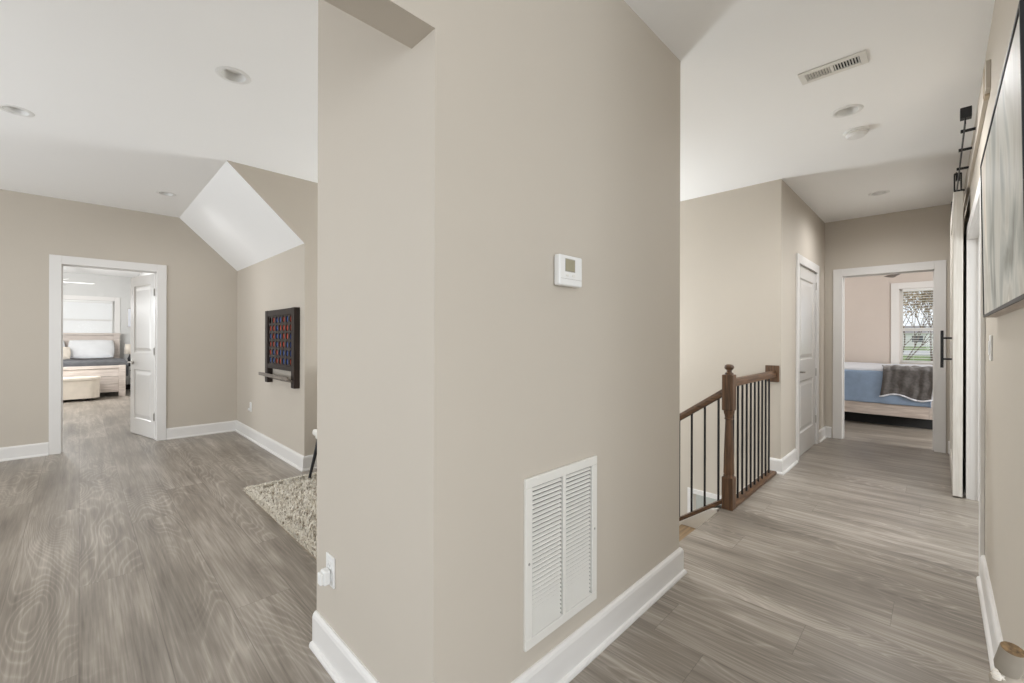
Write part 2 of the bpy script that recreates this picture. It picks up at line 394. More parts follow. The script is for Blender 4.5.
# strips keep every hole square whole
bm = bmesh.new()
strips = [(-3.5, -0.5, []), (-0.5, 0.2, [DL[1]]), (0.2, 2.4, [DL[0], DL[2]]), (2.4, 4.6, [DL[3]]), (4.6, EX + T, [DL[4]])]
for xa, xb, hs in strips:
    if len(hs) == 2:
        b1 = ceiling_mesh(xa, xb, -0.30, 4.3, C, [hs[0]]); b2 = ceiling_mesh(xa, xb, 4.3, FY + T, C, [hs[1]]); parts = [b1, b2]
    else:
        parts = [ceiling_mesh(xa, xb, -0.30, FY + T, C, hs)]
    for p in parts:
        t = bpy.data.meshes.new('t'); p.to_mesh(t); p.free(); bm.from_mesh(t); bpy.data.meshes.remove(t)
bx(bm, -3.5, EX + T, -0.30, FY + T, C + 0.16, C + 0.18); bx(bm, -3.5, 1.48, -3.6, -0.30, C, C + .02)
struct('ceiling', bm, 'ceiling', 'flat white painted ceiling over the loft and hall with recessed downlights', 'ceiling')
bm = bmesh.new()
prism(bm, [(SX, C - 0.0005), (AX, KZ), (AX, C - 0.0005)], 'Y', NY + 0.012, FY)
struct('ceiling_slope', bm, 'ceiling', 'sloping white ceiling above the low alcove wall', 'ceiling')
struct('ceiling_bedroom_left', box(-3.2, 1.2, FY + T, 14.45, C, C + .05), 'ceiling', 'bright white ceiling of the bedroom beyond the open panelled door', 'ceiling')
struct('ceiling_bedroom_end', box(EX + T, 10.2, -3.0, 4.0, C, C + .05), 'ceiling', 'white ceiling of the bedroom at the end of the hall', 'ceiling')

# ------------------------------------------------------------------ walls
bm = bmesh.new()
bx(bm, PX, QX, PY, BY, -0.3, C)
bx(bm, -3.5, PX, PY, HY, HZ, C)
bx(bm, -3.5, -1.4, PY, HY, 0, HZ)
struct('wall_middle', bm, 'wall', 'beige painted wall block in the middle with a lowered opening head at its left', 'wall')
bm = bmesh.new()
bx(bm, -3.5, -0.157, FY, FY + T, 0, C); bx(bm, 0.674, 1.62, FY, FY + T, 0, C); bx(bm, -0.157, 0.674, FY, FY + T, 2.058, C)
struct('wall_far_left', bm, 'wall', 'beige loft wall around the doorway to the left bedroom', 'wall')
struct('wall_alcove', box(AX, AX + T, NY + .012, FY, 0, C), 'wall', 'low beige alcove wall carrying the wall game', 'wall')
bm = bmesh.new(); prism(bm, [(AX, 0), (2.266, 0), (2.266, C), (SX, C), (AX, KZ)], 'Y', NY, NY + 0.012)
struct('wall_nook', bm, 'wall', 'beige wall beside the alcove rising along the slope to the ceiling', 'wall')
struct('wall_stair_half', box(2.15, QX, BY, NY, 0, 1.0), 'wall', 'low beige wall between the loft nook and the stairwell', 'wall')
bm = bmesh.new()
bx(bm, CX, CX + T, CY, 6.5, -0.36, C); bx(bm, CX, CX + T, 1.86, 6.5, -3.05, -0.36)
bx(bm, CX, CX + T, CY, 1.10, -3.05, -0.36)
struct('wall_stairwell', bm, 'wall', 'beige stairwell wall behind the dark balusters', 'wall')
bm = bmesh.new()
bx(bm, CX + T, 5.236, CY, CY + T, 0, C); bx(bm, 6.214, EX, CY, CY + T, 0, C); bx(bm, 5.236, 6.214, CY, CY + T, 2.058, C)
bx(bm, CX + T, EX, CY + .9, CY + 1.0, 0, C)
struct('wall_closet', bm, 'wall', 'beige hall wall around the narrow closed closet door', 'wall')
bm = bmesh.new()
bx(bm, EX, EX + T, 0.872, 2.2, 0, C); bx(bm, EX, EX + T, -0.6, 0.018, 0, C); bx(bm, EX, EX + T, 0.018, 0.872, 2.053, C)
struct('wall_end', bm, 'wall', 'beige wall at the end of the hall around the bedroom doorway', 'wall')
bm = bmesh.new()
bx(bm, 1.36, 3.382, RW - T, RW, 0, C); bx(bm, 4.943, EX, RW - T, RW, 0, C); bx(bm, 3.382, 4.943, RW - T, RW, 2.058, C)
bx(bm, 1.36, 1.48, -3.6, RW - T, 0, C)
struct('wall_right', bm, 'wall', 'cream hall wall on the right with the painting and the sliding door opening', 'wall')
bm = bmesh.new()
bx(bm, 3.1, 5.5, -2.25, -2.15, 0, C); bx(bm, 3.1, 3.2, -2.2, RW - T, 0, C); bx(bm, 5.4, 5.5, -2.2, RW - T, 0, C); bx(bm, 3.1, 5.5, -2.2, RW - T, C, C + .05)
struct('wall_side_room', bm, 'wall_grey', 'pale walls of the small room behind the sliding door', 'wall')
bm = bmesh.new(); bx(bm, 2.15, CX + T, 6.5, 6.6, -3.05, C); bx(bm, 2.15, QX, BY, 6.5, -3.05, -0.02); bx(bm, 2.15, QX, NY + .012, 6.5, 0, C)
struct('wall_stairwell_back', bm, 'wall', 'beige walls at the far side of the open stairwell', 'wall')
# left bedroom
bm = bmesh.new()
WAx0, WAx1, WAz0, WAz1 = -0.95, 0.60, 1.22, 2.12
bx(bm, -3.2, WAx0, 14.30, 14.42, 0, C); bx(bm, WAx1, 1.0, 14.30, 14.42, 0, C)
bx(bm, WAx0, WAx1, 14.30, 14.42, 0, WAz0); bx(bm, WAx0, WAx1, 14.30, 14.42, WAz1, C)
bx(bm, 1.0, 1.12, FY + T, 14.42, 0, C)
bx(bm, -3.3, -3.2, FY + T, 14.42, 0, C)
struct('wall_bedroom_left', bm, 'wall_grey', 'pale grey walls of the left bedroom around its window', 'wall')
# end bedroom
WBy0, WBy1, WBz0, WBz1 = -0.42, 0.49, 0.83, 2.125
bm = bmesh.new()
bx(bm, 10.1, 10.22, WBy1, 4.0, 0, C); bx(bm, 10.1, 10.22, -3.0, WBy0, 0, C)
bx(bm, 10.1, 10.22, WBy0, WBy1, 0, WBz0); bx(bm, 10.1, 10.22, WBy0, WBy1, WBz1, C)
bx(bm, EX + T, 10.1, 4.0, 4.1, 0, C); bx(bm, EX + T, 10.1, -3.1, -3.0, 0, C)
bx(bm, EX + T, EX + T + .02, 2.2, 4.0, 0, C); bx(bm, EX + T, EX + T + .02, -3.0, -0.6, 0, C)
struct('wall_bedroom_end', bm, 'wall_pink', 'warm beige walls of the end bedroom around its window', 'wall')
# lower storey seen through the balusters
struct('wall_lower', box(7.5, 7.6, -1.0, 7.0, -3.05, -0.40), 'wall_blue', 'blue-grey wall far below seen between the balusters', 'wall')
struct('floor_lower', box(2.15, 7.5, -1.0, 7.0, -3.10, -3.05), 'floor', 'grey plank floor of the storey below', 'floor')
struct('ceiling_lower', box(CX + T, 7.5, -1.0, 7.0, -0.40, -0.36), 'ceiling', 'white ceiling of the storey below', 'ceiling')
bm = bmesh.new()
bx(bm, CX - .016, CX, 1.10, 1.90, -0.385, -0.335, .003); bx(bm, CX - .016, CX, 1.845, 1.90, -3.05, -0.385, .003)
struct('trim_lower', bm, 'trim', 'white trim around the lower opening seen between the balusters', 'trim')

# ------------------------------------------------------------------ baseboards
BP = [(0, 0), (.030, 0), (.030, .009), (.026, .017), (.017, .020), (.017, .118), (.0135, .129), (.006, .1365), (0, .137)]
def baseboard(name, path, label):
    bm = bmesh.new(); sweep(bm, path, BP); return struct(name, bm, 'trim', label, 'baseboard')
baseboard('baseboard_middle', [(QX, 1.125), (QX, PY), (PX, PY), (PX, BY)], 'tall white baseboard wrapping around the middle wall')
baseboard('baseboard_far_left', [(-0.231, FY), (-3.4, FY)], 'white baseboard left of the left bedroom doorway')
baseboard('baseboard_alcove', [(2.14, NY), (AX, NY), (AX, FY), (0.749, FY)], 'white baseboard along the alcove and nook walls')
baseboard('baseboard_closet', [(5.146, CY), (CX, CY), (CX, 1.125)], 'white baseboard at the corner between balustrade and closet door')
baseboard('baseboard_hall_corner', [(EX, 0.963), (EX, CY), (6.305, CY)], 'short white baseboard in the corner by the end doorway')
baseboard('baseboard_right', [(1.36, RW - T), (1.36, RW), (3.314, RW)], 'white baseboard along the right wall under the painting')
baseboard('baseboard_right_end', [(5.02, RW), (EX, RW), (EX, -0.075)], 'white baseboard behind the sliding barn door')
baseboard('baseboard_bedroom_end', [(10.1, -2.9), (10.1, 3.9)], 'white baseboard of the end bedroom')
baseboard('baseboard_bedroom_left', [(1.0, FY + .2), (1.0, 14.30), (-3.1, 14.30)], 'white baseboard of the left bedroom')

# ------------------------------------------------------------------ door casings and jambs
def casing_y(name, y, out, x0, x1, z1, label, wcas=0.091, depth=T, sides=(1, 1)):
    """opening in a wall whose room face is the plane y, `out` = -1/+1 direction of the room"""
    bm = bmesh.new(); t = .018 * out
    a, b = sorted((y, y + t))
    if sides[0]: bx(bm, x0 - wcas, x0, a, b, 0, z1 + wcas, .003)
    if sides[1]: bx(bm, x1, x1 + wcas, a, b, 0, z1 + wcas, .003)
    bx(bm, x0, x1, a, b, z1, z1 + wcas, .003)
    d0, d1 = sorted((y, y - out * depth))
    bx(bm, x0 - .018, x0, d0, d1, 0, z1 + .018); bx(bm, x1, x1 + .018, d0, d1, 0, z1 + .018); bx(bm, x0, x1, d0, d1, z1, z1 + .018)
    s0, s1 = sorted((y - out * .045, y - out * .075))   # door stop
    bx(bm, x0, x0 + .011, s0, s1, 0, z1 - .011); bx(bm, x1 - .011, x1, s0, s1, 0, z1 - .011); bx(bm, x0, x1, s0, s1, z1 - .011, z1)
    return struct(name, bm, 'trim', label, 'door casing')
def casing_x(name, x, out, y0, y1, z1, label, wcas=0.094, depth=T, clip=None):
    bm = bmesh.new(); a, b = sorted((x, x + .018 * out))
    lo = y0 - wcas if clip is None else max(y0 - wcas, clip)
    bx(bm, a, b, lo, y0, 0, z1 + wcas, .003); bx(bm, a, b, y1, y1 + wcas, 0, z1 + wcas, .003); bx(bm, a, b, y0, y1, z1, z1 + wcas, .003)
    d0, d1 = sorted((x, x - out * depth))
    bx(bm, d0, d1, y0 - .018, y0, 0, z1 + .018); bx(bm, d0, d1, y1, y1 + .018, 0, z1 + .018); bx(bm, d0, d1, y0, y1, z1, z1 + .018)
    s0, s1 = sorted((x - out * .06, x - out * .09))
    bx(bm, s0, s1, y0, y0 + .011, 0, z1 - .011); bx(bm, s0, s1, y1 - .011, y1, 0, z1 - .011); bx(bm, s0, s1, y0, y1, z1 - .011, z1)
    return struct(name, bm, 'trim', label, 'door casing')
casing_y('trim_1', FY, -1, -0.139, 0.656, 2.040, 'white casing of the left bedroom doorway')
casing_y('trim_2', CY, -1, 5.254, 6.196, 2.040, 'white casing of the narrow closet door')
casing_x('trim_3', EX, -1, 0.036, 0.857, 2.035, 'white casing of the doorway at the end of the hall')
casing_y('trim_4', RW, 1, 3.400, 4.925, 2.040, 'white casing of the opening beside the sliding barn door', wcas=.088)
# nothing but the backing board behind the rail
bm = box(3.02, 6.45, RW, RW + .017, 2.44, 2.575, .002)
struct('trim_5', bm, 'wall', 'long beige backing board that carries the sliding door rail', 'trim')

# ------------------------------------------------------------------ doors
def leaf_mesh(wd, ht, th, panels):
    """leaf in local coords: x 0..wd, y -th/2..th/2, z 0..ht with recessed panels both sides"""
    bm = bmesh.new()
    xs = sorted({0, wd} | {p[0] for p in panels} | {p[1] for p in panels}); zs = sorted({0, ht} | {p[2] for p in panels} | {p[3] for p in panels})
    for side in (-1, 1):
        y = side * th / 2
        for xa, xb in zip(xs, xs[1:]):
            for za, zb in zip(zs, zs[1:]):
                hit = any(p[0] <= xa and xb <= p[1] and p[2] <= za and zb <= p[3] for p in panels)
                loop = [(xa, za), (xb, za), (xb, zb), (xa, zb)]
                if not hit: bm.faces.new([bm.verts.new((x, y, z)) for x, z in loop]); continue
                def ring(i, d): return [(xa + i, za + i, y - side * d), (xb - i, za + i, y - side * d), (xb - i, zb - i, y - side * d), (xa + i, zb - i, y - side * d)]
                R = [ring(0, 0), ring(.010, .011), ring(.026, .011), ring(.060, .003)]
                for A, B in zip(R, R[1:]):
                    for k in range(4):
                        j = (k + 1) % 4; bm.faces.new([bm.verts.new((q[0], q[2], q[1])) for q in (A[k], A[j], B[j], B[k])])
                bm.faces.new([bm.verts.new((q[0], q[2], q[1])) for q in R[-1]])
    for p in ([(0, -1), (0, 1)], [(wd, -1), (wd, 1)]):
        x = p[0][0]; bm.faces.new([bm.verts.new(v) for v in ((x, -th / 2, 0), (x, th / 2, 0), (x, th / 2, ht), (x, -th / 2, ht))])
    for z in (0, ht): bm.faces.new([bm.verts.new(v) for v in ((0, -th / 2, z), (wd, -th / 2, z), (wd, th / 2, z), (0, th / 2, z))])
    bmesh.ops.remove_doubles(bm, verts=bm.verts[:], dist=1e-5); bmesh.ops.recalc_face_normals(bm, faces=bm.faces[:])
    return bm

def lever(bm, x, y, z, out, toward):
    lathe(bm, [(.032, 0), (.032, .006), (.027, .010), (.010, .012), (.010, .045), (.0, .046)], x, y, z, 20, 'Y')
    if out < 0:
        bmesh.ops.scale(bm, vec=(1, -1, 1), verts=bm.verts[:], space=Matrix.Translation((0, -y, 0)))
        bmesh.ops.reverse_faces(bm, faces=bm.faces[:])
    yy = y + out * .045
    tube(bm, [(x, yy, z), (x + toward * .03, yy + out * .006, z), (x + toward * .12, yy + out * .002, z - .004)], [.009, .009, .006], 8)

def hinge_bm(x, y, z, h=.09):
    bm = bmesh.new(); tube(bm, [(x, y, z - h / 2), (x, y, z + h / 2)], .007, 10); return bm

# left bedroom leaf, hinged at the right jamb and swung into the bedroom
hx, hy = 0.650, 6.772
ang = math.atan2(7.475 - hy, 0.482 - hx)
d1 = sthing('door_1', (hx, hy, 0.008), 'white two-panel door standing open into the left bedroom', 'door')
bm = leaf_mesh(0.765, 2.022, .035, [(.115, .65, .20, .83), (.115, .65, 1.05, 1.90)])
bmesh.ops.translate(bm, verts=bm.verts[:], vec=(.006, -.0175, 0)); bmesh.ops.rotate(bm, verts=bm.verts[:], cent=(0, 0, 0), matrix=Matrix.Rotation(ang, 3, 'Z'))
bmesh.ops.translate(bm, verts=bm.verts[:], vec=(hx, hy, .008))
obj('leaf', bm, 'door', d1)
for z in (.28, 1.08, 1.80): obj('hinge', hinge_bm(hx - .012, hy + .004, z), 'nickel', d1, True)
bm = bmesh.new()
for s in (-1, 1):
    t = bmesh.new(); lever(t, .70, s * .0175 - .0175, .93, s, -1); mm = bpy.data.meshes.new('t'); t.to_mesh(mm); t.free(); bm.from_mesh(mm); bpy.data.meshes.remove(mm)
bmesh.ops.rotate(bm, verts=bm.verts[:], cent=(0, 0, 0), matrix=Matrix.Rotation(ang, 3, 'Z')); bmesh.ops.translate(bm, verts=bm.verts[:], vec=(hx, hy, 0))
obj('door_handle', bm, 'nickel', d1, True)
# closet
d2 = sthing('door_2', (5.257, CY + .022, 0.006), 'closed white two-panel closet door with lever handle in the hall', 'door')
bm = leaf_mesh(0.936, 2.030, .035, [(.13, .806, .24, .80), (.13, .806, 1.02, 1.90)]); bmesh.ops.translate(bm, verts=bm.verts[:], vec=(5.257, CY + .022, .006))
obj('leaf', bm, 'door', d2)
for z in (.30, .86, 1.88): obj('hinge', box(6.190, 6.206, CY - .006, CY + .006, z - .045, z + .045, .002), 'nickel', d2)
bm = bmesh.new(); lever(bm, 5.33, CY + .0045, .905, -1, 1); obj('door_handle', bm, 'nickel', d2, True)
# sliding barn door, hung in front of the right wall
X0, X1, YB0, YB1 = 4.895, 6.20, -0.134, -0.080
d3 = sthing('door_3', (X0, -0.107, 0.012), 'white sliding barn door hanging from a black rail on the right wall', 'door')
bm = bmesh.new()
bx(bm, X0 + .006, X1 - .006, YB0 + .010, YB1 - .012, .018, 2.419)
for xa, xb in ((X0, X0 + .13), (X1 - .13, X1)): bx(bm, xa, xb, YB0, YB1, .012, 2.425, .003)
for za, zb in ((.012, .17), (1.10, 1.24), (2.28, 2.425)): bx(bm, X0 + .13, X1 - .13, YB0, YB1, za, zb, .003)
for k in range(1, 8):
    x = X0 + .13 + k * (X1 - X0 - .26) / 8; bx(bm, x - .004, x + .004, YB1 - .012, YB1 - .009, .17, 2.28)
obj('leaf', bm, 'barn', d3)
h = obj('door_handle', box(5.235, 5.262, -0.030, -0.010, 1.010, 1.330, .003), 'black', d3, label='black flat bar pull handle')
bm = bmesh.new()
for z in (1.085, 1.265): tube(bm, [(5.248, YB1, z), (5.248, -0.028, z)], .008, 10)
obj('handle_post', bm, 'black', h, True)
for xc in (X0 + .14, X1 - .16):
    bm = bmesh.new()
    yc = -0.107
    for yy in (yc - .019, yc + .019): bx(bm, xc - .018, xc + .018, yy - .0045, yy + .0045, 2.30 if yy > yc else 2.40, 2.600, .001)
    bx(bm, xc - .018, xc + .018, yc - .0215, yc + .0215, 2.598, 2.604)
    st = obj('hanger_strap', bm, 'black', d3)
    bm = bmesh.new(); lathe(bm, [(.0, -.012), (.038, -.012), (.038, -.008), (.030, -.004), (.030, .004), (.038, .008), (.038, .012), (.0, .012)], xc, yc, 2.580, 24, 'Y')
    obj('roller', bm, 'black', st, True)
rl = thing('barn_door_rail', (3.62, -0.107, 2.50), 'long black steel rail on spacers above the sliding door', 'door rail')
obj('rail_bar', box(3.62, 6.42, -0.110, -0.104, 2.505, 2.545, .001), 'black', rl)
for x in (3.80, 4.17, 4.62, 5.30, 5.85, 6.30):
    bm = bmesh.new(); tube(bm, [(x, RW + .0172, 2.525), (x, -0.110, 2.525)], .009, 12); tube(bm, [(x, -.104, 2.525), (x, -.092, 2.525)], .011, 6)
    obj('spacer', bm, 'black', rl, True)
for x in (3.63, 6.37):
    bm = box(x, x + .050, -.134, -.086, 2.547, 2.608, .003)
    obj('end_stop', bm, 'black', rl)

# ------------------------------------------------------------------ stairs
bm = bmesh.new(); R, G = .185, .26; NS = 12
for i in range(1, NS + 1):
    y0 = 1.135 + G * (i - 1)
    bx(bm, QX, 3.30, y0 - .02, y0, -R * i, -R * (i - 1) - (.02 if i == 1 else .03))   # riser
prism(bm, [(1.135, -.25), (1.135 + G * NS, -.25 - R * NS), (1.135 + G * NS, -.33 - R * NS), (1.135, -.33)], 'X', QX, 3.30)
stair = sthing('staircase', (QX, 1.135, 0), 'oak stair with white risers going down beside the middle wall', 'stairs')
obj('risers', bm, 'trim', stair)
bm = bmesh.new()
for i in range(1, NS + 1):
    y0 = 1.135 + G * (i - 1); bx(bm, QX, 3.30, y0, y0 + G + .02, -R * i - .03, -R * i, .004)
obj('treads', bm, 'tread', stair, label='brown oak treads')
bm = bmesh.new(); e = 1.135 + G * NS
prism(bm, [(1.155, -.001), (1.20, -.012), (e, -.012 - .712 * (e - 1.20)), (e, -.45 - .712 * (e - 1.20)), (1.155, -.45)], 'X', 3.302, 3.425)
obj('stringer', bm, 'trim', stair, label='white closed stringer')
bm = bmesh.new(); bx(bm, 3.43, CX - .002, 1.1502, 1.165, -.36, -.002); bx(bm, QX, CX, -.3, 1.12, -.36, -.34)
obj('landing_fascia', bm, 'trim', stair)

nw = thing('newel_post', (3.39, 1.10, 0), 'turned dark oak newel post at the head of the stairs', 'newel post')
bm = box(3.350, 3.428, 1.061, 1.139, 0, .235, .004); obj('base', bm, 'oak_z', nw)
bm = bmesh.new(); lathe(bm, [(.0, .2345), (.037, .2345), (.037, .245), (.034, .252), (.037, .265), (.036, .30), (.034, .40), (.029, .55), (.0255, .64), (.025, .655), (.033, .663), (.027, .672), (.030, .690), (.036, .705), (.037, .7255), (0, .7255)], 3.39, 1.10, 0, 28); obj('shaft', bm, 'oak_z', nw, True)
bm = box(3.350, 3.428, 1.061, 1.139, .725, .990, .006); obj('upper_block', bm, 'oak_z', nw)
bm = bmesh.new(); lathe(bm, [(0, .9895), (.030, .9895), (.030, 1.0), (.019, 1.008), (.018, 1.022), (.030, 1.032), (.034, 1.043), (.030, 1.056), (.018, 1.064), (0, 1.066)], 3.39, 1.10, 0, 28); obj('finial', bm, 'oak_z', nw, True)

RP = [(-.030, -.02), (-.028, .008), (-.018, .030), (0, .036), (.018, .030), (.028, .008), (.030, -.02), (.020, -.026), (-.020, -.026)]
lr = thing('landing_railing', (3.434, 1.10, 0), 'level oak railing with black balusters from newel post to wall', 'railing')
bm = bmesh.new(); prism(bm, [(1.10 + a, .922 + b) for a, b in RP], 'X', 3.4285, 4.570); obj('handrail', bm, 'oak_x', lr)
obj('shoe_rail', box(3.4285, 4.560, 1.062, 1.138, 0, .026, .006), 'oak_x', lr)
obj('rosette', box(4.570, CX, 1.050, 1.165, .852, 1.006, .006), 'oak_z', lr)
def baluster(x, y, z0, z1, parent):
    bm = box(x - .0065, x + .0065, y - .0065, y + .0065, z0, z1, .001); return obj('baluster', bm, 'black', parent)
for k in range(10):
    x = 3.480 + k * .1075
    if x < 4.56: baluster(x, 1.10, .024, .90, lr)
sr = thing('stair_railing', (3.39, 1.144, 0), 'sloping oak railing with black balusters descending the stairs', 'railing')
yE = 4.0; sl = -.695
zt = lambda y: .866 + sl * (y - 1.168)
bm = bmesh.new()
A = []
for y in (1.1395, yE): A.append([bm.verts.new((3.39 + a, y, zt(y) - .036 + b)) for a, b in RP])
for k in range(len(RP)): bm.faces.new([A[0][k], A[0][(k + 1) % len(RP)], A[1][(k + 1) % len(RP)], A[1][k]])
bm.faces.new(A[0]); bm.faces.new(A[1][::-1]); bmesh.ops.recalc_face_normals(bm, faces=bm.faces[:]); obj('handrail', bm, 'oak_y', sr)
zs = lambda y: -.012 - .712 * (y - 1.20)
bm = bmesh.new(); prism(bm, [(1.1395, zs(1.1395)+.0005), (yE, zs(yE)+.0005), (yE, zs(yE) + .03), (1.1395, zs(1.1395) + .03)], 'X', 3.345, 3.435); obj('shoe_rail', bm, 'oak_y', sr)
y = 1.174
while y < yE:
    bm = box(3.39 - .0065, 3.39 + .0065, y - .0065, y + .0065, zs(y) + .02, zt(y) - .055, .001); obj('baluster', bm, 'black', sr); y += .1

# ------------------------------------------------------------------ fixtures on the middle wall
ra = thing('return_air_grille', (1.26, PY, .205), 'large white louvred return air grille low on the middle wall', 'vent')
gx0, gx1, gz0, gz1 = 1.047, 1.467, .210, .785
bm = bmesh.new(); o = .034; yf = PY - .012
for a in ((gx0, gx1, gz0, gz0 + o), (gx0, gx1, gz1 - o, gz1), (gx0, gx0 + o, gz0 + o, gz1 - o), (gx1 - o, gx1, gz0 + o, gz1 - o)): bx(bm, a[0], a[1], yf, PY, a[2], a[3], .0025)
xm = (gx0 + gx1) / 2; bx(bm, xm - .009, xm + .009, yf + .001, PY, gz0 + o, gz1 - o, .001)
obj('frame', bm, 'grille', ra)
obj('cavity', box(gx0 + .02, gx1 - .02, PY - .0012, PY - .0002, gz0 + .02, gz1 - .02), 'filter', ra)
bm = bmesh.new(); n = 33
for k in range(n):
    z = gz0 + o + (k + .5) * (gz1 - gz0 - 2 * o) / n
    for xa, xb in ((gx0 + o, xm - .009), (xm + .009, gx1 - o)):
        prism(bm, [(PY - .0116, z - .0040), (PY - .0106, z - .0046), (PY - .0020, z + .0022), (PY - .0030, z + .0030)], 'X', xa, xb - .008)
obj('louvres', bm, 'grille', ra)
for x in (1.12, 1.40): obj('latch', box(x - .016, x + .016, yf - .003, yf + .001, gz1 - .010, gz1 - .002, .001), 'grille', ra)
for x in (gx0 + .017, gx1 - .017):
    bm = bmesh.new(); lathe(bm, [(0, -.0018), (.004, -.0012), (.0048, 0)], x, yf, (gz0 + gz1) / 2, 12, 'Y'); obj('screw', bm, 'nickel', ra)

th = thing('thermostat', (1.266, PY, 1.447), 'small white thermostat with an olive display on the middle wall', 'thermostat')
obj('back_plate', box(1.205, 1.327, PY - .006, PY, 1.452, 1.552, .002), 'plastic', th)
obj('body', box(1.198, 1.334, PY - .032, PY - .005, 1.446, 1.557, .006, 3), 'plastic', th)
obj('display', box(1.232, 1.285, PY - .0335, PY - .0315, 1.500, 1.541, .001), 'screen', th, label='olive grey display')
bm = box(1.229, 1.288, PY - .0325, PY - .0318, 1.497, 1.544); obj('display_surround', bm, 'nickel', th)
for x in (1.240, 1.277): obj('button', box(x - .008, x + .008, PY - .0345, PY - .031, 1.480, 1.488, .001), 'grille', th)
obj('cover_seam', box(1.205, 1.327, PY - .0325, PY - .0318, 1.4705, 1.4715), 'nickel', th)

def outlet(name, axis, c, s, u, z, label, plug):
    """plate on the plane axis=c facing s; u = position along the wall"""
    def B(u0, u1, d0, d1, z0, z1, bev=.0015):
        a, b = sorted((c + s * d0, c + s * d1))
        return box(a, b, u0, u1, z0, z1, bev) if axis == 'X' else box(u0, u1, a, b, z0, z1, bev)
    loc = (c, u, z) if axis == 'X' else (u, c, z)
    t = thing(name, loc, label, 'electrical outlet' if 'outlet' in name else 'light switch')
    obj('plate', B(u - .036, u + .036, 0, .007, z - .058, z + .058, .002), 'plastic', t)
    if 'outlet' in name:
        for dz in (.021, -.021):
            f = obj('socket', B(u - .017, u + .017, .006, .0095, z + dz - .014, z + dz + .014, .002), 'plastic', t)
            bm = B(u - .009, u - .007, .0090, .0098, z + dz - .004, z + dz + .006, 0); q = B(u + .007, u + .009, .0090, .0098, z + dz - .004, z + dz + .006, 0)
            mm = bpy.data.meshes.new('t'); q.to_mesh(mm); q.free(); bm.from_mesh(mm); bpy.data.meshes.remove(mm)
            obj('slots', bm, 'dark', f)
    else:
        obj('rocker', B(u - .016, u + .016, .006, .011, z - .033, z + .033, .002), 'plastic', t)
    if plug:
        n = thing('plug_in_night_light' , (loc[0] + (s * .01 if axis == 'X' else 0), loc[1], z - .02), plug, 'night light')
        k = 1.0 if axis == 'X' and c < 1 else 0.6
        obj('body', B(u - .020 * k, u + .020 * k, .0098, .010 + .026 * k, z - .045, z - .045 + .055 * k, .006), 'plastic', n)
        obj('lens', B(u - .015 * k, u + .015 * k, .009 + .026 * k, .010 + .038 * k, z - .040, z - .040 + .044 * k, .004), 'frost', n)
outlet('wall_outlet', 'X', PX, -1, 1.664, .358, 'white outlet plate low on the left face of the middle wall', 'small white plug-in night light in the outlet of the middle wall')
outlet('wall_outlet', 'X', AX, -1, 6.03, .395, 'white outlet plate low on the alcove wall below the game', 'small white plug-in device on the alcove wall outlet')
outlet('wall_switch', 'Y', RW, 1, 2.93, 1.217, 'white rocker switch plate on the right wall below the painting', None)

# chime box high on the right wall
ch = thing('chime_box', (3.11, RW, 2.43), 'small beige box fixed high on the right wall above the painting', 'chime')
obj('body', box(3.08, 3.14, RW, RW + .018, 2.43, 2.575, .002), 'beige_plastic', ch)
obj('cover', box(3.086, 3.134, RW + .018, RW + .0205, 2.438, 2.567, .001), 'beige_plastic', ch)

# ------------------------------------------------------------------ painting on the right wall
pt = thing('framed_painting', (2.05, RW, 1.35), 'large pale abstract canvas in a thin dark frame on the right wall', 'painting')
pX0, pX1, pz0, pz1 = 1.43, 2.672, 1.347, 1.99
def tilt(bm):
    for v in bm.verts:
        v.co.y += (v.co.z - pz0) / (pz1 - pz0) * .010
    return bm
yb, yf = RW + .001, RW + .040
obj('canvas', tilt(box(pX0 + .012, pX1 - .012, yb + .004, yf - .003, pz0 + .012, pz1 - .012, .001)), 'painting', pt)
bm = bmesh.new()
bx(bm, pX0, pX0 + .010, yb, yf, pz0, pz1, .001); bx(bm, pX1 - .010, pX1, yb, yf, pz0, pz1, .001); bx(bm, pX0 + .010, pX1 - .010, yb, yf, pz1 - .010, pz1, .001)
bx(bm, pX0 + .010, pX1 - .010, yf - .004, yf, pz0, pz0 + .010)
obj('frame', tilt(bm), 'black', pt, label='thin black frame')
obj('bottom_rail', tilt(box(pX0 + .010, pX1 - .010, yb, yf - .0042, pz0, pz0 + .010, .001)), 'pale_wood_x', pt, label='pale bottom rail')  # underside drawn paler than the rest of the frame

# ------------------------------------------------------------------ ceiling fixtures
LAB = ['nearest recessed ceiling light with an open baffle, over the loft floor', 'recessed ceiling light at the left picture edge over the loft',
       'recessed ceiling light just in front of the left bedroom doorway', 'recessed ceiling light between the ceiling vent and smoke detector in the hall',
       'recessed ceiling light near the end wall of the hall']
for (x, y), lb in zip(DL, LAB):
    t = thing('recessed_light', (x, y, C), lb, 'ceiling light', 'recessed lights in the ceiling')
    bm = bmesh.new(); lathe(bm, [(.060, .002), (.060, -.003), (.070, -.006), (.084, -.002), (.086, 0)], x, y, C, 40)
    for f in [f for f in bm.faces if len(f.verts) > 4]: bm.faces.remove(f)
    obj('trim_ring', bm, 'plastic', t, True)
    bm = bmesh.new(); lathe(bm, [(.060, 0), (.053, .045), (.046, .055)], x, y, C, 40)
    for f in [f for f in bm.faces if len(f.verts) > 4]: bm.faces.remove(f)
    obj('baffle', bm, 'plastic', t, True)
    bm = bmesh.new(); lathe(bm, [(.051, .060), (.051, .050), (.041, .036), (.020, .028), (0, .026)], x, y, C, 32)
    obj('lamp_lens', bm, 'frost', t, True)
sd = thing('smoke_detector', (3.91, .422, C), 'round white smoke detector on the hall ceiling', 'smoke detector')
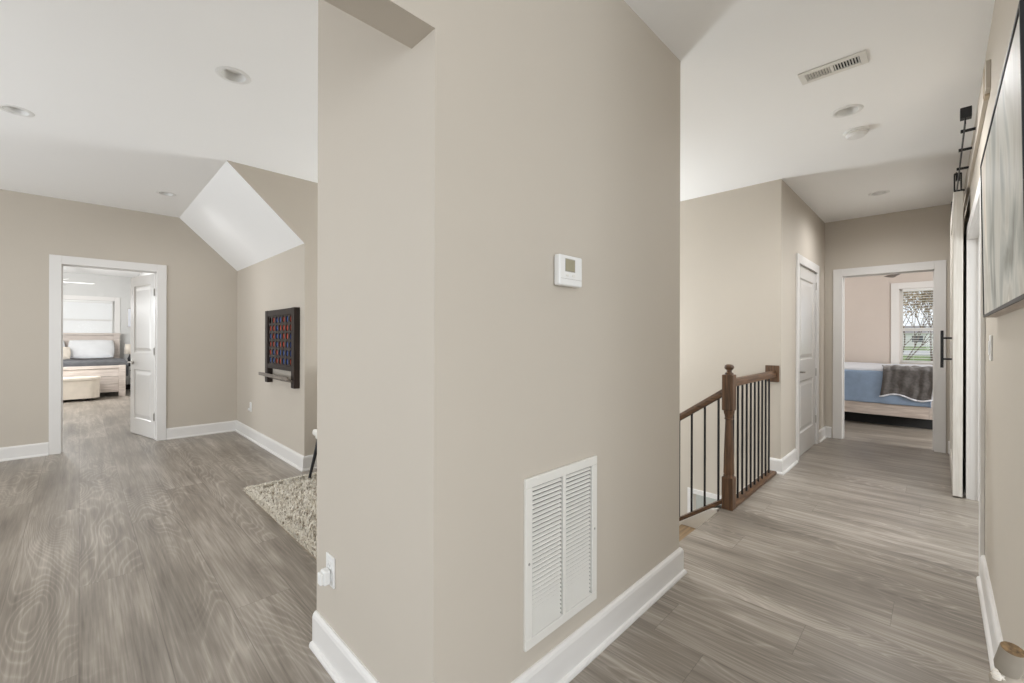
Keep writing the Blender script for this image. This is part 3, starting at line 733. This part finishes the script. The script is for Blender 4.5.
bm = bmesh.new(); lathe(bm, [(0, 0), (.074, 0), (.074, -.012), (.066, -.016), (0, -.016)], 3.91, .422, C, 36); obj('base', bm, 'plastic', sd, True)
bm = bmesh.new(); lathe(bm, [(.062, -.0155), (.062, -.028), (.050, -.042), (.020, -.046), (0, -.046)], 3.91, .422, C, 36); obj('cover', bm, 'plastic', sd, True)
bm = bmesh.new(); lathe(bm, [(.0635, -.019), (.0645, -.0205), (.0645, -.024), (.0635, -.0255)], 3.91, .422, C, 36); obj('vent_ring', bm, 'grille', sd, True)

cv = thing('ceiling_vent', (2.905, .417, C), 'white slotted supply air vent in the hall ceiling', 'vent')
vx0, vx1, vy0, vy1 = 2.838, 2.970, .268, .566
bm = bmesh.new(); zz = C - .008; q = .030
for a in ((vx0, vx1, vy0, vy0 + q), (vx0, vx1, vy1 - q, vy1), (vx0, vx0 + q, vy0 + q, vy1 - q), (vx1 - q, vx1, vy0 + q, vy1 - q), (vx0 + q, vx1 - q, .410, .424)): bx(bm, *a, zz, C, .002)
obj('frame', bm, 'grille', cv)
obj('cavity', box(vx0 + .01, vx1 - .01, vy0 + .01, vy1 - .01, C - .0012, C - .0002), 'dark', cv)
bm = bmesh.new()
for ya, yb2, s in ((vy0 + q, .410, -1), (.424, vy1 - q, 1)):
    n = 9
    for k in range(n):
        yc = ya + (k + .5) * (yb2 - ya) / n
        prism(bm, [(yc - s * .0035 - .0007, C - .0015), (yc - s * .0035 + .0007, C - .0015), (yc + s * .0035 + .0007, C - .0085), (yc + s * .0035 - .0007, C - .0085)], 'X', vx0 + q, vx1 - q)
obj('louvres', bm, 'grille', cv)

# ------------------------------------------------------------------ wall game in the alcove
WG_Y0, WG_Y1, WG_Z0, WG_Z1 = 4.360, 5.270, .765, 1.545
wg = thing('wall_game', (AX, 4.83, WG_Z0), 'dark wooden four-in-a-row game board mounted on the alcove wall', 'wall game')
fx0 = AX - .055; bzb = .955
for ya, yb2 in ((WG_Y0, WG_Y0 + .085), (WG_Y1 - .085, WG_Y1)): obj('side_post', box(fx0, AX, ya, yb2, WG_Z0, WG_Z1, .004), 'dark_wood', wg)
obj('top_rail', box(fx0 + .002, AX, WG_Y0 + .085, WG_Y1 - .085, WG_Z1 - .065, WG_Z1 - .002, .004), 'dark_wood', wg)
obj('bottom_rail', box(fx0 + .002, AX, WG_Y0 + .085, WG_Y1 - .085, bzb - .03, bzb + .015, .003), 'dark_wood', wg)
obj('back_panel', box(AX - .006, AX - .0005, WG_Y0 + .085, WG_Y1 - .085, bzb + .01, WG_Z1 - .06), 'dark_wood', wg)
gy0, gy1, gz0_, gz1_ = WG_Y0 + .085, WG_Y1 - .085, bzb + .015, WG_Z1 - .065
cw, chh = (gy1 - gy0) / 7, (gz1_ - gz0_) / 6
bm = bmesh.new(); rh = min(cw, chh) * .40
for i in range(7):
    for j in range(6):
        yc, zc = gy0 + (i + .5) * cw, gz0_ + (j + .5) * chh; n = 16; inn = []; out = []
        for k in range(n):
            a = 2 * math.pi * k / n; c, s = math.cos(a), math.sin(a); t = min(cw / 2 / max(abs(c), 1e-6), chh / 2 / max(abs(s), 1e-6))
            inn.append((yc + rh * c, zc + rh * s)); out.append((yc + c * t, zc + s * t))
        cor = [(yc + cw / 2, zc + chh / 2), (yc - cw / 2, zc + chh / 2), (yc - cw / 2, zc - chh / 2), (yc + cw / 2, zc - chh / 2)]
        ca = [math.atan2(p[1] - zc, p[0] - yc) % (2 * math.pi) for p in cor]
        for k in range(n):
            m2 = (k + 1) % n; a0 = 2 * math.pi * k / n; a1 = a0 + 2 * math.pi / n
            poly = [inn[m2], inn[k], out[k]] + [cor[q2] for q2 in range(4) if a0 + 1e-6 < ca[q2] < a1 - 1e-6] + [out[m2]]
            bm.faces.new([bm.verts.new((fx0 + .014, p[0], p[1])) for p in poly])
            bm.faces.new([bm.verts.new(v) for v in ((fx0 + .014, *inn[k]), (fx0 + .014, *inn[m2]), (fx0 + .022, *inn[m2]), (fx0 + .022, *inn[k]))])
bmesh.ops.remove_doubles(bm, verts=bm.verts[:], dist=1e-5)
obj('grid_panel', bm, 'dark_wood', wg)
bm = bmesh.new(); prism(bm, [(AX - .002, .800), (AX - .002, .817), (AX - .100, .862), (AX - .100, .845)], 'Y', WG_Y0 + .03, WG_Y1 + .03); bx(bm, AX - .110, AX - .097, WG_Y0 + .03, WG_Y1 + .03, .842, .876, .003)
obj('disc_tray', bm, 'grey_shelf', wg, label='grey wooden tray at the foot')
# columns are counted from the left as the camera sees them (largest Y first), rows from the top
GRID = ['.RBBRBR', 'RRBRRRR', 'BRBBRRB', 'RRBRRBB', 'RBRBBBB', 'BBRRBBR']
ORD = ['first', 'second', 'third', 'fourth', 'fifth', 'sixth', 'seventh']
ROW = ['top', 'second', 'third', 'fourth', 'fifth', 'bottom']
protos = {}
for r_, row in enumerate(GRID):
    for c_, v in enumerate(row):
        if v == '.': continue
        yc = gy1 - (c_ + .5) * cw; zc = gz1_ - (r_ + .5) * chh
        nm = 'red' if v == 'R' else 'blue'
        if v not in protos:
            bm = bmesh.new(); lathe(bm, [(0, -.004), (rh * 1.08, -.004), (rh * 1.12, 0), (rh * 1.08, .004), (0, .004)], 0, 0, 0, 24, 'X')
            o = obj('game_disc', bm, nm, None, True); protos[v] = o
        else:
            o = protos[v].copy(); COL.objects.link(o)
        o.location = (fx0 + .028, yc, zc)
        o['label'] = f'{nm} disc in the {ROW[r_]} row, {ORD[c_]} column from the left, of the wall game'; o['category'] = 'game disc'; o['group'] = 'red and blue discs in the wall game'

# ------------------------------------------------------------------ shag rug and stool
rg = thing('shag_rug', (1.5, 3.0, 0), 'cream and beige shag rug beside the middle wall', 'rug')
rx0, rx1, ry0, ry1 = .945, 2.10, 1.86, 3.955
obj('backing', box(rx0, rx1, ry0, ry1, .0, .010, .002), 'beige_plastic', rg)
rng = np.random.default_rng(3); n = 34000
px_ = rng.uniform(rx0, rx1, n); py_ = rng.uniform(ry0, ry1, n)
# denser along the two edges the camera sees
ne = 5000; px_[:ne] = rx0 + rng.uniform(0, .03, ne); py_[ne:2 * ne] = ry1 - rng.uniform(0, .03, ne)
an = rng.uniform(0, 2 * np.pi, n); ln = rng.uniform(.020, .046, n); lean = rng.uniform(.006, .032, n); wd = rng.uniform(.0030, .0058, n)
dx, dy = np.cos(an), np.sin(an)
V = np.zeros((n, 5, 3))
V[:, 0] = np.stack([px_ - dy * wd, py_ + dx * wd, np.full(n, .008)], 1); V[:, 1] = np.stack([px_ + dy * wd, py_ - dx * wd, np.full(n, .008)], 1)
mx_, my_ = px_ + dx * lean * .5, py_ + dy * lean * .5
V[:, 2] = np.stack([mx_ + dy * wd, my_ - dx * wd, .008 + ln * .6], 1); V[:, 3] = np.stack([mx_ - dy * wd, my_ + dx * wd, .008 + ln * .6], 1)
V[:, 4] = np.stack([px_ + dx * lean, py_ + dy * lean, .008 + ln], 1)
V = V.reshape(-1, 3) - np.array([1.5, 3.0, 0]); idx = np.arange(n) * 5
me = bpy.data.meshes.new('pile'); faces = []
for i in idx.tolist(): faces.append((i, i + 1, i + 2, i + 3)); faces.append((i + 3, i + 2, i + 4))
me.from_pydata(V.tolist(), [], faces); me.materials.append(M['rug']); o = bpy.data.objects.new('pile', me); COL.objects.link(o); o.parent = rg; o['kind'] = 'stuff'

st = thing('stool', (1.62, 3.68, .02), 'white-topped stool with black tapered legs standing on the shag rug', 'stool')
obj('seat', box(1.43, 1.83, 3.46, 3.88, .40, .455, .018, 3), 'white_seat', st, True)
obj('seat_frame', box(1.45, 1.81, 3.48, 3.86, .375, .401, .004), 'white_seat', st)
for sx_, sy_ in ((-1, -1), (-1, 1), (1, -1), (1, 1)):
    bm = bmesh.new(); tube(bm, [(1.63 + sx_ * .155, 3.67 + sy_ * .165, .378), (1.63 + sx_ * .225, 3.67 + sy_ * .19, .040)], [.017, .010], 12)
    bmesh.ops.translate(bm, verts=bm.verts[:], vec=(0, 0, 0)); obj('leg', bm, 'black', st, True)

# ------------------------------------------------------------------ weathered branch post bottom right
dw = thing('driftwood_post', (1.20, -0.085, 0), 'weathered wooden branch post with a sawn brown end in the lower right corner', 'wood decoration')
bm = bmesh.new(); tube(bm, [(1.150, -.098, 0), (1.146, -.094, .25), (1.152, -.100, .45), (1.140, -.096, .60), (1.134, -.084, .668), (1.132, -.080, .682)], [.034, .028, .030, .026, .021, .006], 14)
obj('trunk', bm, 'driftwood', dw, True)
ax_ = Vector((-.191, -.120, .90)).normalized(); c0 = Vector((1.1195, -.0905, .7295))
bm = bmesh.new(); tube(bm, [c0 - ax_ * .046, c0 - ax_ * .036, c0 - ax_ * .020, c0], [.0150, .0172, .0162, .0152], 24); stb = obj('branch_stub', bm, 'driftwood_dark', dw, True)
bm = bmesh.new(); tube(bm, [c0 - ax_ * .001, c0 + ax_ * .0012], [.0150, .0143], 24); obj('sawn_end', bm, 'sawn', stb, label='brown sawn end')
for q_, p in enumerate(((1.118, -.072, .676, .006), (1.127, -.078, .671, .009), (1.138, -.086, .664, .010), (1.114, -.071, .684, .004))):
    bm = bmesh.new(); bmesh.ops.create_icosphere(bm, subdivisions=3, radius=p[3])
    for v in bm.verts: v.co += v.co.normalized() * .002 * math.sin(v.co.x * 900 + q_) * math.cos(v.co.z * 700); v.co += Vector(p[:3])
    obj('knot', bm, 'driftwood_pale', dw, True, label='pale knot')

# ------------------------------------------------------------------ windows
def window(name, axis, c, s, u0, u1, z0, z1, zm, label, wcas=.11, slats=True, muntin=False):
    """axis: normal axis of the wall; c room face; s = direction into the room"""
    def B(bm, a, b, d0, d1, za, zb, bev=0.0):
        p, q = sorted((c + s * d0, c + s * d1))
        if axis == 'X': bx(bm, p, q, a, b, za, zb, bev)
        else: bx(bm, a, b, p, q, za, zb, bev)
    loc = (c, (u0 + u1) / 2, z0) if axis == 'X' else ((u0 + u1) / 2, c, z0)
    t = sthing(name, loc, label, 'window')
    bm = bmesh.new()
    B(bm, u0 - wcas, u0, 0, .018, z0 - .02, z1 + wcas, .003); B(bm, u1, u1 + wcas, 0, .018, z0 - .02, z1 + wcas, .003); B(bm, u0, u1, 0, .018, z1, z1 + wcas, .003)
    B(bm, u0 - wcas - .02, u1 + wcas + .02, 0, .045, z0 - .045, z0 - .02, .004); B(bm, u0 - wcas, u1 + wcas, 0, .016, z0 - .125, z0 - .045, .003)
    obj('window_frame', bm, 'trim', t)
    bm = bmesh.new(); f = .045
    for za, zb, dd in ((z0, zm + .02, -.06), (zm - .02, z1, -.085)):
        B(bm, u0, u0 + f, dd - .02, dd, za, zb); B(bm, u1 - f, u1, dd - .02, dd, za, zb); B(bm, u0 + f, u1 - f, dd - .02, dd, za, za + f); B(bm, u0 + f, u1 - f, dd - .02, dd, zb - f, zb)
    obj('sash', bm, 'trim', t)
    bm = bmesh.new(); B(bm, u0 + f, u1 - f, -.072, -.068, z0 + f, zm); B(bm, u0 + f, u1 - f, -.097, -.093, zm, z1 - f); obj('window_pane', bm, 'glass', t)
    return t, B
def blind(loc, B, u0, u1, z0, z1, step, ang, label, depth=.022):
    t = thing('window_blind', loc, label, 'window blind')
    bm = bmesh.new(); B(bm, u0 + .01, u1 - .01, -.045, -.005, z1 - .045, z1 - .002, .003); obj('head_rail', bm, 'plastic', t)
    bm = bmesh.new(); z = z0 + .05
    while z < z1 - .05:
        B(bm, u0 + .012, u1 - .012, -.025 - depth / 2, -.025 + depth / 2, z, z + .003); n0 = len(bm.verts) - 8; bm.verts.ensure_lookup_table()
        vs = bm.verts[n0:]; cc = sum((v.co for v in vs), Vector()) / 8
        bmesh.ops.rotate(bm, verts=vs, cent=cc, matrix=Matrix.Rotation(ang, 3, ROTAX)); z += step
    obj('slats', bm, 'plastic', t)
    bm = bmesh.new(); B(bm, u0 + .012, u1 - .012, -.04, -.012, z0 + .02, z0 + .035, .002); obj('bottom_rail', bm, 'plastic', t)
    for u in (u0 + .15, u1 - .15):
        bm = bmesh.new(); B(bm, u - .001, u + .001, -.013, -.011, z0 + .03, z1 - .04); obj('cord', bm, 'plastic', t)
    return t
w1, B1 = window('window_1', 'X', 10.1, -1, WBy0, WBy1, WBz0, WBz1, 1.42, 'white sash window of the end bedroom with a view of bare trees')
ROTAX = 'Y'; blind((10.1, .02, WBz1), B1, WBy0 + .03, WBy1 - .03, WBz0, WBz1, .043, math.radians(-14), 'white slatted blind in the end bedroom window')
w2, B2 = window('window_2', 'Y', 14.30, -1, WAx0, WAx1, WAz0, WAz1, 1.66, 'bright white window above the headboard in the left bedroom', wcas=.10)
ROTAX = 'X'; blind((-.2, 14.3, WAz1), B2, WAx0 + .02, WAx1 - .02, WAz0, WAz1, .024, math.radians(58), 'white slatted blind in the left bedroom window')

# ------------------------------------------------------------------ soft things
def cushion(name, m, c, sx, sy, sz, rot=(0, 0, 0), label=None, category=None, group=None, puff=2.6):
    bm = bmesh.new(); bmesh.ops.create_uvsphere(bm, u_segments=32, v_segments=18, radius=1)
    for v in bm.verts:
        x, y, z = v.co
        f = lambda t, p: math.copysign(abs(t) ** p, t)
        q = max(abs(x), abs(y)); r = math.hypot(x, y)
        if r > 1e-6: k = (r / q) ** .82; x *= k; y *= k
        e = 1 - .55 * (min(1, max(abs(x), abs(y)))) ** 6
        v.co = Vector((x * sx / 2, y * sy / 2, f(z, .8) * sz / 2 * e + .006 * math.sin(x * 7 + y * 5)))
    bmesh.ops.rotate(bm, verts=bm.verts[:], cent=(0, 0, 0), matrix=Euler(rot).to_matrix()); bmesh.ops.translate(bm, verts=bm.verts[:], vec=c)
    o = obj(name, bm, m, None, True); o['label'] = label; o['category'] = category
    if group: o['group'] = group
    return o

def cover(bm, x0, x1, y0, y1, z0, z1, r=.06, amp=.008, seed=0, bottom=None, nx=44, ny=44, nz=10):
    """a soft bedcover: top sheet with rounded shoulder and hanging sides, thickness by solidify-like inner box"""
    rnd = random.Random(seed); ph = [rnd.uniform(0, 6) for _ in range(6)]
    # parametrise by unfolded coordinate
    def prof(t, a, b):
        # t in [0,1] across: returns (coord, drop)
        L = (z1 - z0); W = (b - a); tot = W + 2 * L; s = t * tot
        if s < L: return a, z0 + s
        if s > L + W: return b, z1 - (s - L - W)
        return a + (s - L), z1
    vs = {}
    for i in range(nx + 1):
        for j in range(ny + 1):
            px, zx = prof(i / nx, x0, x1); py, zy = prof(j / ny, y0, y1)
            z = z1 - (z1 - zx) - (z1 - zy)
            if z < z0: z = z0
            wob = amp * (math.sin(px * 9 + ph[0] + z * 3) * math.cos(py * 8 + ph[1]) + .6 * math.sin(px * 21 + py * 17 + ph[2]))
            ox = oy = 0
            if zx < z1: ox = (wob + .6 * amp * math.sin(py * 26 + ph[3]) * (z1 - z) / (z1 - z0)) * (1 if i > nx / 2 else -1)
            if zy < z1: oy = (wob + .6 * amp * math.sin(px * 26 + ph[4]) * (z1 - z) / (z1 - z0)) * (1 if j > ny / 2 else -1)
            vs[i, j] = bm.verts.new((px + ox, py + oy, z + (wob if zx == z1 and zy == z1 else 0)))
    for i in range(nx):
        for j in range(ny): bm.faces.new([vs[i, j], vs[i + 1, j], vs[i + 1, j + 1], vs[i, j + 1]])
    bmesh.ops.recalc_face_normals(bm, faces=bm.faces[:])

def soften(o, th=.01, sub=1):
    md = o.modifiers.new('thick', 'SOLIDIFY'); md.thickness = th; md.offset = -1
    if sub: m2 = o.modifiers.new('sub', 'SUBSURF'); m2.levels = m2.render_levels = sub

# ---- bed at the end of the hall
b2 = thing('bed', (9.0, 1.1, 0), 'whitewashed low wooden bed with blue bedcover in the end bedroom', 'bed', None)
ex0, ex1, ey0, ey1 = 8.10, 10.02, 0.045, 2.15
obj('side_rail', box(ex0, ex0 + .03, ey0 + .05, ey1 - .05, .165, .36, .003), 'pale_wood_y', b2)
obj('side_rail', box(ex1 - .03, ex1, ey0 + .05, ey1 - .05, .165, .36, .003), 'pale_wood_y', b2)
obj('end_board', box(ex0, ex1, ey0, ey0 + .05, .165, .60, .004), 'pale_wood_x', b2)
obj('headboard', box(ex0, ex1, ey1 - .05, ey1, .165, 1.25, .004), 'pale_wood_y', b2)
obj('under_bed_shade', box(ex0 + .24, ex1 - .24, ey0 + .01, ey1 - .12, 0, .1649), 'dark', b2, label='dark box standing in for the shade under the bed')  # black box put where only shade lies beneath the bed
obj('slat_base', box(ex0 + .03, ex1 - .03, ey0 + .05, ey1 - .05, .22, .26), 'dark_wood', b2)
obj('mattress', box(ex0 + .035, ex1 - .035, ey0 + .06, ey1 - .06, .26, .775, .03, 3), 'sheet', b2)
bm = bmesh.new(); cover(bm, ex0 - .018, ex1 - .03, ey0 + .03, ey1 - .4, .330, .80, amp=.006, seed=2)
o = obj('blue_bedcover', bm, 'duvet_blue', None, True); soften(o, .012); o['label'] = 'blue cover draped over the bed of the end bedroom'; o['category'] = 'bedcover'
# the pale top sheet folded over it
bm = bmesh.new(); cover(bm, ex0 + .02, ex1 - .02, ey0 + .02, ey1 - .45, .790, .828, amp=.005, seed=5)
o = obj('white_coverlet', bm, 'sheet', None, True); soften(o, .010); o['label'] = 'white coverlet lying on top of the blue bedcover'; o['category'] = 'bedcover'
# throw over the near right corner
bm = bmesh.new(); N1, N2 = 46, 40; vs = {}
ty0, ty1 = .050, .585; tx_far = ex0 + .42
for i in range(N1 + 1):
    for j in range(N2 + 1):
        u = i / N1; v = j / N2
        y_ = ty0 + (ty1 - ty0) * v + .02 * math.sin(u * 5 + 2)
        drop = .40 + .03 * math.sin(v * 7) - .02 * v
        L1 = tx_far - ex0; s = u * (L1 + drop)
        fold = .020 * math.sin(v * 11 + u * 2.5 + 1.3 * math.sin(v * 5)) + .008 * math.sin(v * 27 - u * 4 + 2) + .006 * math.sin(u * 23 + v * 4)
        if s < L1: x = tx_far - s; z = .855 + abs(fold) * .8; z -= max(0, .04 - (x - ex0)) * .5
        else: x = ex0 - .030 - abs(fold) * (.4 + .8 * (s - L1)); z = .835 - (s - L1)
        if u < .03: z -= .006
        vs[i, j] = bm.verts.new((x, y_ + .015 * fold * 10 * 0, z))
for i in range(N1):
    for j in range(N2): bm.faces.new([vs[i, j], vs[i + 1, j], vs[i + 1, j + 1], vs[i, j + 1]])
edge = [vs[N1, j].co.copy() for j in range(N2 + 1)]; edge2 = [vs[i, 0].co.copy() for i in range(N1, N1 // 2, -1)]
bmesh.ops.recalc_face_normals(bm, faces=bm.faces[:])
tb = thing('throw_blanket', (ex0, .31, .80), 'dark grey fleece throw with cream border hanging over the blue bed', 'throw blanket')
o = obj('fleece', bm, 'charcoal', tb, True); soften(o, .012)
bm = bmesh.new(); tube(bm, edge, .011, 8); tube(bm, edge2, .011, 8); obj('border', bm, 'sheet', tb, True, label='cream border')

# ---- left bedroom
b1 = thing('bed', (-.33, 13.2, 0), 'whitewashed plank bed with grey quilt seen through the open left doorway', 'bed')
lx0, lx1, ly0, ly1 = -1.36, 0.69, 12.25, 14.22
bm = bmesh.new()
for k in range(3): bx(bm, lx0 + .11, lx1 - .11, ly0 + .02, ly0 + .055, .10 + k * .165, .10 + k * .165 + .160, .004)
bx(bm, lx0 + .05, lx1 - .05, ly0 + .005, ly0 + .07, .595, .655, .005); obj('footboard', bm, 'pale_wood_x', b1)
for x in (lx0, lx1 - .11):
    obj('foot_post', box(x, x + .11, ly0 - .01, ly0 + .08, 0, .66, .005), 'pale_wood_x', b1)
bm = bmesh.new()
for k in range(5): bx(bm, lx0 + .11, lx1 - .11, ly1 - .05, ly1 - .015, .45 + k * .170, .45 + k * .170 + .165, .004)
bx(bm, lx0 - .02, lx1 + .02, ly1 - .09, ly1 + .01, 1.30, 1.345, .004); obj('headboard', bm, 'pale_wood_x', b1)
for x in (lx0, lx1 - .11): obj('head_post', box(x, x + .11, ly1 - .08, ly1, 0, 1.30, .005), 'pale_wood_x', b1)
for x in (lx0 + .02, lx1 - .05): obj('side_rail', box(x, x + .03, ly0 + .08, ly1 - .08, .22, .42, .003), 'pale_wood_y', b1)
obj('mattress', box(lx0 + .06, lx1 - .06, ly0 + .10, ly1 - .09, .36, .70, .04, 3), 'sheet', b1)
bm = bmesh.new(); cover(bm, lx0 - .04, lx1 + .05, ly0 + .085, ly1 - .62, .42, .755, amp=.012, seed=8)
o = obj('grey_quilt', bm, 'grey_quilt', None, True); soften(o, .014); o['label'] = 'dark grey quilt spread over the foot of the left bedroom bed'; o['category'] = 'quilt'
for i, (x, mt, lb, w_) in enumerate(((.20, 'pillow', 'large white pillow at the right against the plank headboard', .78), (-.62, 'pillow', 'large white pillow at the left against the plank headboard', .78))):
    cushion('pillow', mt, (x, ly1 - .22, .97), w_, .46, .17, (math.radians(68), 0, 0), lb, 'pillow', 'pillows on the left bed')
cushion('pillow', 'cream_cloth', (-.45, ly1 - .46, .89), .62, .32, .15, (math.radians(62), 0, 0), 'cream lumbar pillow in front of the white pillows', 'pillow', 'pillows on the left bed')

bn = thing('storage_bench', (-.55, 11.98, 0), 'cream rounded storage bench standing before the left bed', 'bench')
def rrect(x0, x1, y0, y1, r, n=8):
    P = []
    for cx, cy, a0 in ((x1 - r, y0 + r, -90), (x1 - r, y1 - r, 0), (x0 + r, y1 - r, 90), (x0 + r, y0 + r, 180)):
        for k in range(n + 1):
            a = math.radians(a0 + 90 * k / n); P.append((cx + r * math.cos(a), cy + r * math.sin(a)))
    return P
bm = bmesh.new(); prism(bm, rrect(-1.15, .285, 11.76, 12.20, .16), 'Z', .055, .40); obj('body', bm, 'cream_cloth', bn, True)
bm = bmesh.new(); prism(bm, rrect(-1.165, .30, 11.745, 12.215, .17), 'Z', .402, .462); bmesh.ops.bevel(bm, geom=[e for e in bm.edges if abs(e.verts[0].co.z - e.verts[1].co.z) < 1e-6], offset=.012, segments=3, affect='EDGES'); obj('lid', bm, 'cream_cloth', bn, True)
for x in (-1.0, .13):
    for y_ in (11.85, 12.11): bm = bmesh.new(); tube(bm, [(x, y_, .056), (x, y_, 0)], [.03, .024], 12); obj('foot', bm, 'dark_wood', bn, True)

ns = thing('nightstand', (.86, 13.95, 0), 'white nightstand with a dark top beside the left bed', 'nightstand')
obj('body', box(.745, .965, 13.74, 14.16, .12, .55, .004), 'door', ns); obj('top', box(.735, .975, 13.73, 14.17, .55, .58, .004), 'dark_wood', ns, label='dark top')
obj('base', box(.755, .955, 13.76, 14.14, 0, .12, .003), 'dark_wood', ns, label='dark base')
for z in (.17, .37):
    dr = obj('drawer', box(.765, .945, 13.728, 13.741, z, z + .16, .003), 'door', ns)
    bm = bmesh.new(); lathe(bm, [(0, -.022), (.012, -.02), (.012, -.012), (.005, -.008), (.005, 0)], .855, 13.728, z + .08, 12, 'Y'); obj('knob', bm, 'black', dr, True)
lp = thing('table_lamp', (.86, 13.95, .58), 'small table lamp with cream shade on the nightstand', 'table lamp')
bm = bmesh.new(); lathe(bm, [(0, 0), (.05, 0), (.05, .015), (.018, .03), (.035, .09), (.045, .15), (.02, .21), (.008, .25), (.008, .33), (0, .33)], .86, 13.95, .58, 24); obj('base', bm, 'black', lp, True)
bm = bmesh.new(); lathe(bm, [(.105, .26), (.085, .50)], .86, 13.95, .58, 32)
for f in [f for f in bm.faces if len(f.verts) > 4]: bm.faces.remove(f)
o = obj('lamp_shade', bm, 'cream_cloth', lp, True); soften(o, .003, 0)
cp = thing('small_canvas', (.90, 14.3, 1.50), 'narrow pale canvas hung on the far wall right of the bedroom window', 'picture')
obj('frame', box(.835, .975, 14.272, 14.30, 1.50, 1.96, .003), 'nickel', cp); obj('canvas', box(.845, .965, 14.268, 14.2725, 1.51, 1.95), 'sheet', cp)

def fan(name, x, y, z, ang, label, m, blade_len=.62, light=True):
    t = thing(name, (x, y, C), label, 'ceiling fan')
    bm = bmesh.new(); lathe(bm, [(0, C), (.065, C), (.060, C - .05), (.02, C - .07), (0, C - .07)], x, y, 0, 24); obj('canopy', bm, m, t, True)
    bm = bmesh.new(); tube(bm, [(x, y, C - .06), (x, y, z + .06)], .011, 12); obj('rod', bm, m, t, True)
    bm = bmesh.new(); lathe(bm, [(0, z + .07), (.05, z + .065), (.09, z + .04), (.095, z + .01), (.085, z - .01), (0, z - .014)], x, y, 0, 28); obj('motor', bm, m, t, True)
    if light: bm = bmesh.new(); lathe(bm, [(.08, z - .010), (.078, z - .06), (.05, z - .085), (0, z - .092)], x, y, 0, 28); obj('light_bowl', bm, 'frost', t, True)
    for k in range(5):
        a = ang + k * 2 * math.pi / 5; bm = bmesh.new()
        prism(bm, [(.085, -.02), (.16, -.05), (blade_len, -.062), (blade_len + .02, -.03), (blade_len + .02, .04), (blade_len, .062), (.16, .05), (.085, .02)], 'Z', -.004, .004)
        bmesh.ops.rotate(bm, verts=bm.verts[:], cent=(0, 0, 0), matrix=Matrix.Rotation(math.radians(10), 3, 'X')); bmesh.ops.rotate(bm, verts=bm.verts[:], cent=(0, 0, 0), matrix=Matrix.Rotation(a, 3, 'Z'))
        bmesh.ops.translate(bm, verts=bm.verts[:], vec=(x, y, z + .01)); obj('blade', bm, m, t)
    return t
fan('ceiling_fan', 9.04, .43, 2.292, math.radians(88), 'white ceiling fan with thin blades in the end bedroom', 'grey_shelf', light=False)
fan('ceiling_fan', -.42, 12.30, 2.335, math.radians(2), 'white ceiling fan in the left bedroom, one blade showing in the doorway', 'plastic')

# ------------------------------------------------------------------ outdoors behind the end bedroom window
gz = -3.3
GS = .066
gd = lambda x: gz + GS * (min(x, 62) - 10.3)
bm = bmesh.new(); prism(bm, [(10.3, gz - .3), (140, gz - .3), (140, gd(62)), (62, gd(62)), (10.3, gz)], 'Y', -60, 60)
struct('ground', bm, 'lawn', 'green rising lawn outside the end bedroom window', 'lawn')
bm = bmesh.new(); prism(bm, [(56, gd(56)), (61, gd(61)), (61, gd(61) + .03), (56, gd(56) + .03)], 'Y', -60, 60)
struct('road', bm, 'asphalt', 'pale road beyond the lawn', 'road')
def branch(bm, p, d, L, r, depth, tips, rnd):
    q = p + d * L; tube(bm, [p, (p + q) / 2 + Vector((rnd.uniform(-.04, .04),) * 3) * L, q], [r, r * .85, r * .7], 6)
    if depth == 0: tips.append(q); return
    for k in range(3 if depth > 1 else 2):
        nd = (d + Vector((rnd.uniform(-.7, .7), rnd.uniform(-.7, .7), rnd.uniform(-.1, .5)))).normalized()
        branch(bm, q, nd, L * rnd.uniform(.62, .82), r * .62, depth - 1, tips, rnd)
def tree(x, y, h, seed, leaves, label):
    rnd = random.Random(seed); g0 = gd(x); t = thing('tree', (x, y, g0), label, 'tree', 'trees outside the end window'); bm = bmesh.new(); tips = []
    branch(bm, Vector((x, y, g0)), Vector((rnd.uniform(-.08, .08), rnd.uniform(-.08, .08), 1)).normalized(), h * .33, h * .009, 6, tips, rnd); obj('trunk', bm, 'bark', t, True)
    bm = bmesh.new()
    for p in tips:
        for k in range(leaves):
            c = p + Vector([rnd.gauss(0, .5) for _ in range(3)]); a = Vector([rnd.uniform(-1, 1) for _ in range(3)]).normalized(); b = a.orthogonal().normalized(); s_ = rnd.uniform(.05, .11)
            vs = [bm.verts.new(c + a * s_), bm.verts.new(c + b * s_ * .5), bm.verts.new(c - a * s_), bm.verts.new(c - b * s_ * .5)]; bm.faces.new(vs)
    o = obj('foliage', bm, 'leaf', t); o['kind'] = 'stuff'
tree(27, 1.4, 5.8, 4, 3, 'nearest bare tree outside the end bedroom window')
tree(33.0, -.2, 6.2, 9, 6, 'sparse tree in the middle of the view from the end bedroom window')
tree(44.0, 3.4, 7.6, 12, 7, 'leafier tree at the left edge of the view from the end bedroom window')
tree(50.0, 0.4, 8.6, 21, 7, 'far leafy tree at the right of the view from the end bedroom window')
def house(x, y, wd, dp, ht, label):
    g0 = gd(x); t = thing('house', (x, y, g0), label, 'house'); obj('wall', box(x, x + dp, y - wd / 2, y + wd / 2, g0 - .3, g0 + ht), 'siding', t)
    bm = bmesh.new(); prism(bm, [(x - .4, g0 + ht), (x + dp + .4, g0 + ht), (x + dp / 2, g0 + ht + 1.2)], 'Y', y - wd / 2 - .4, y + wd / 2 + .4); obj('roof', bm, 'shingle', t)
    for k in range(4):
        yy = y - wd / 2 + wd * (k + .5) / 4; obj('window', box(x - .05, x, yy - .6, yy + .6, g0 + .7, g0 + 1.6), 'glass_dark', t)
house(88, 3.5, 10, 7, 2.0, 'white single-storey house beyond the road')
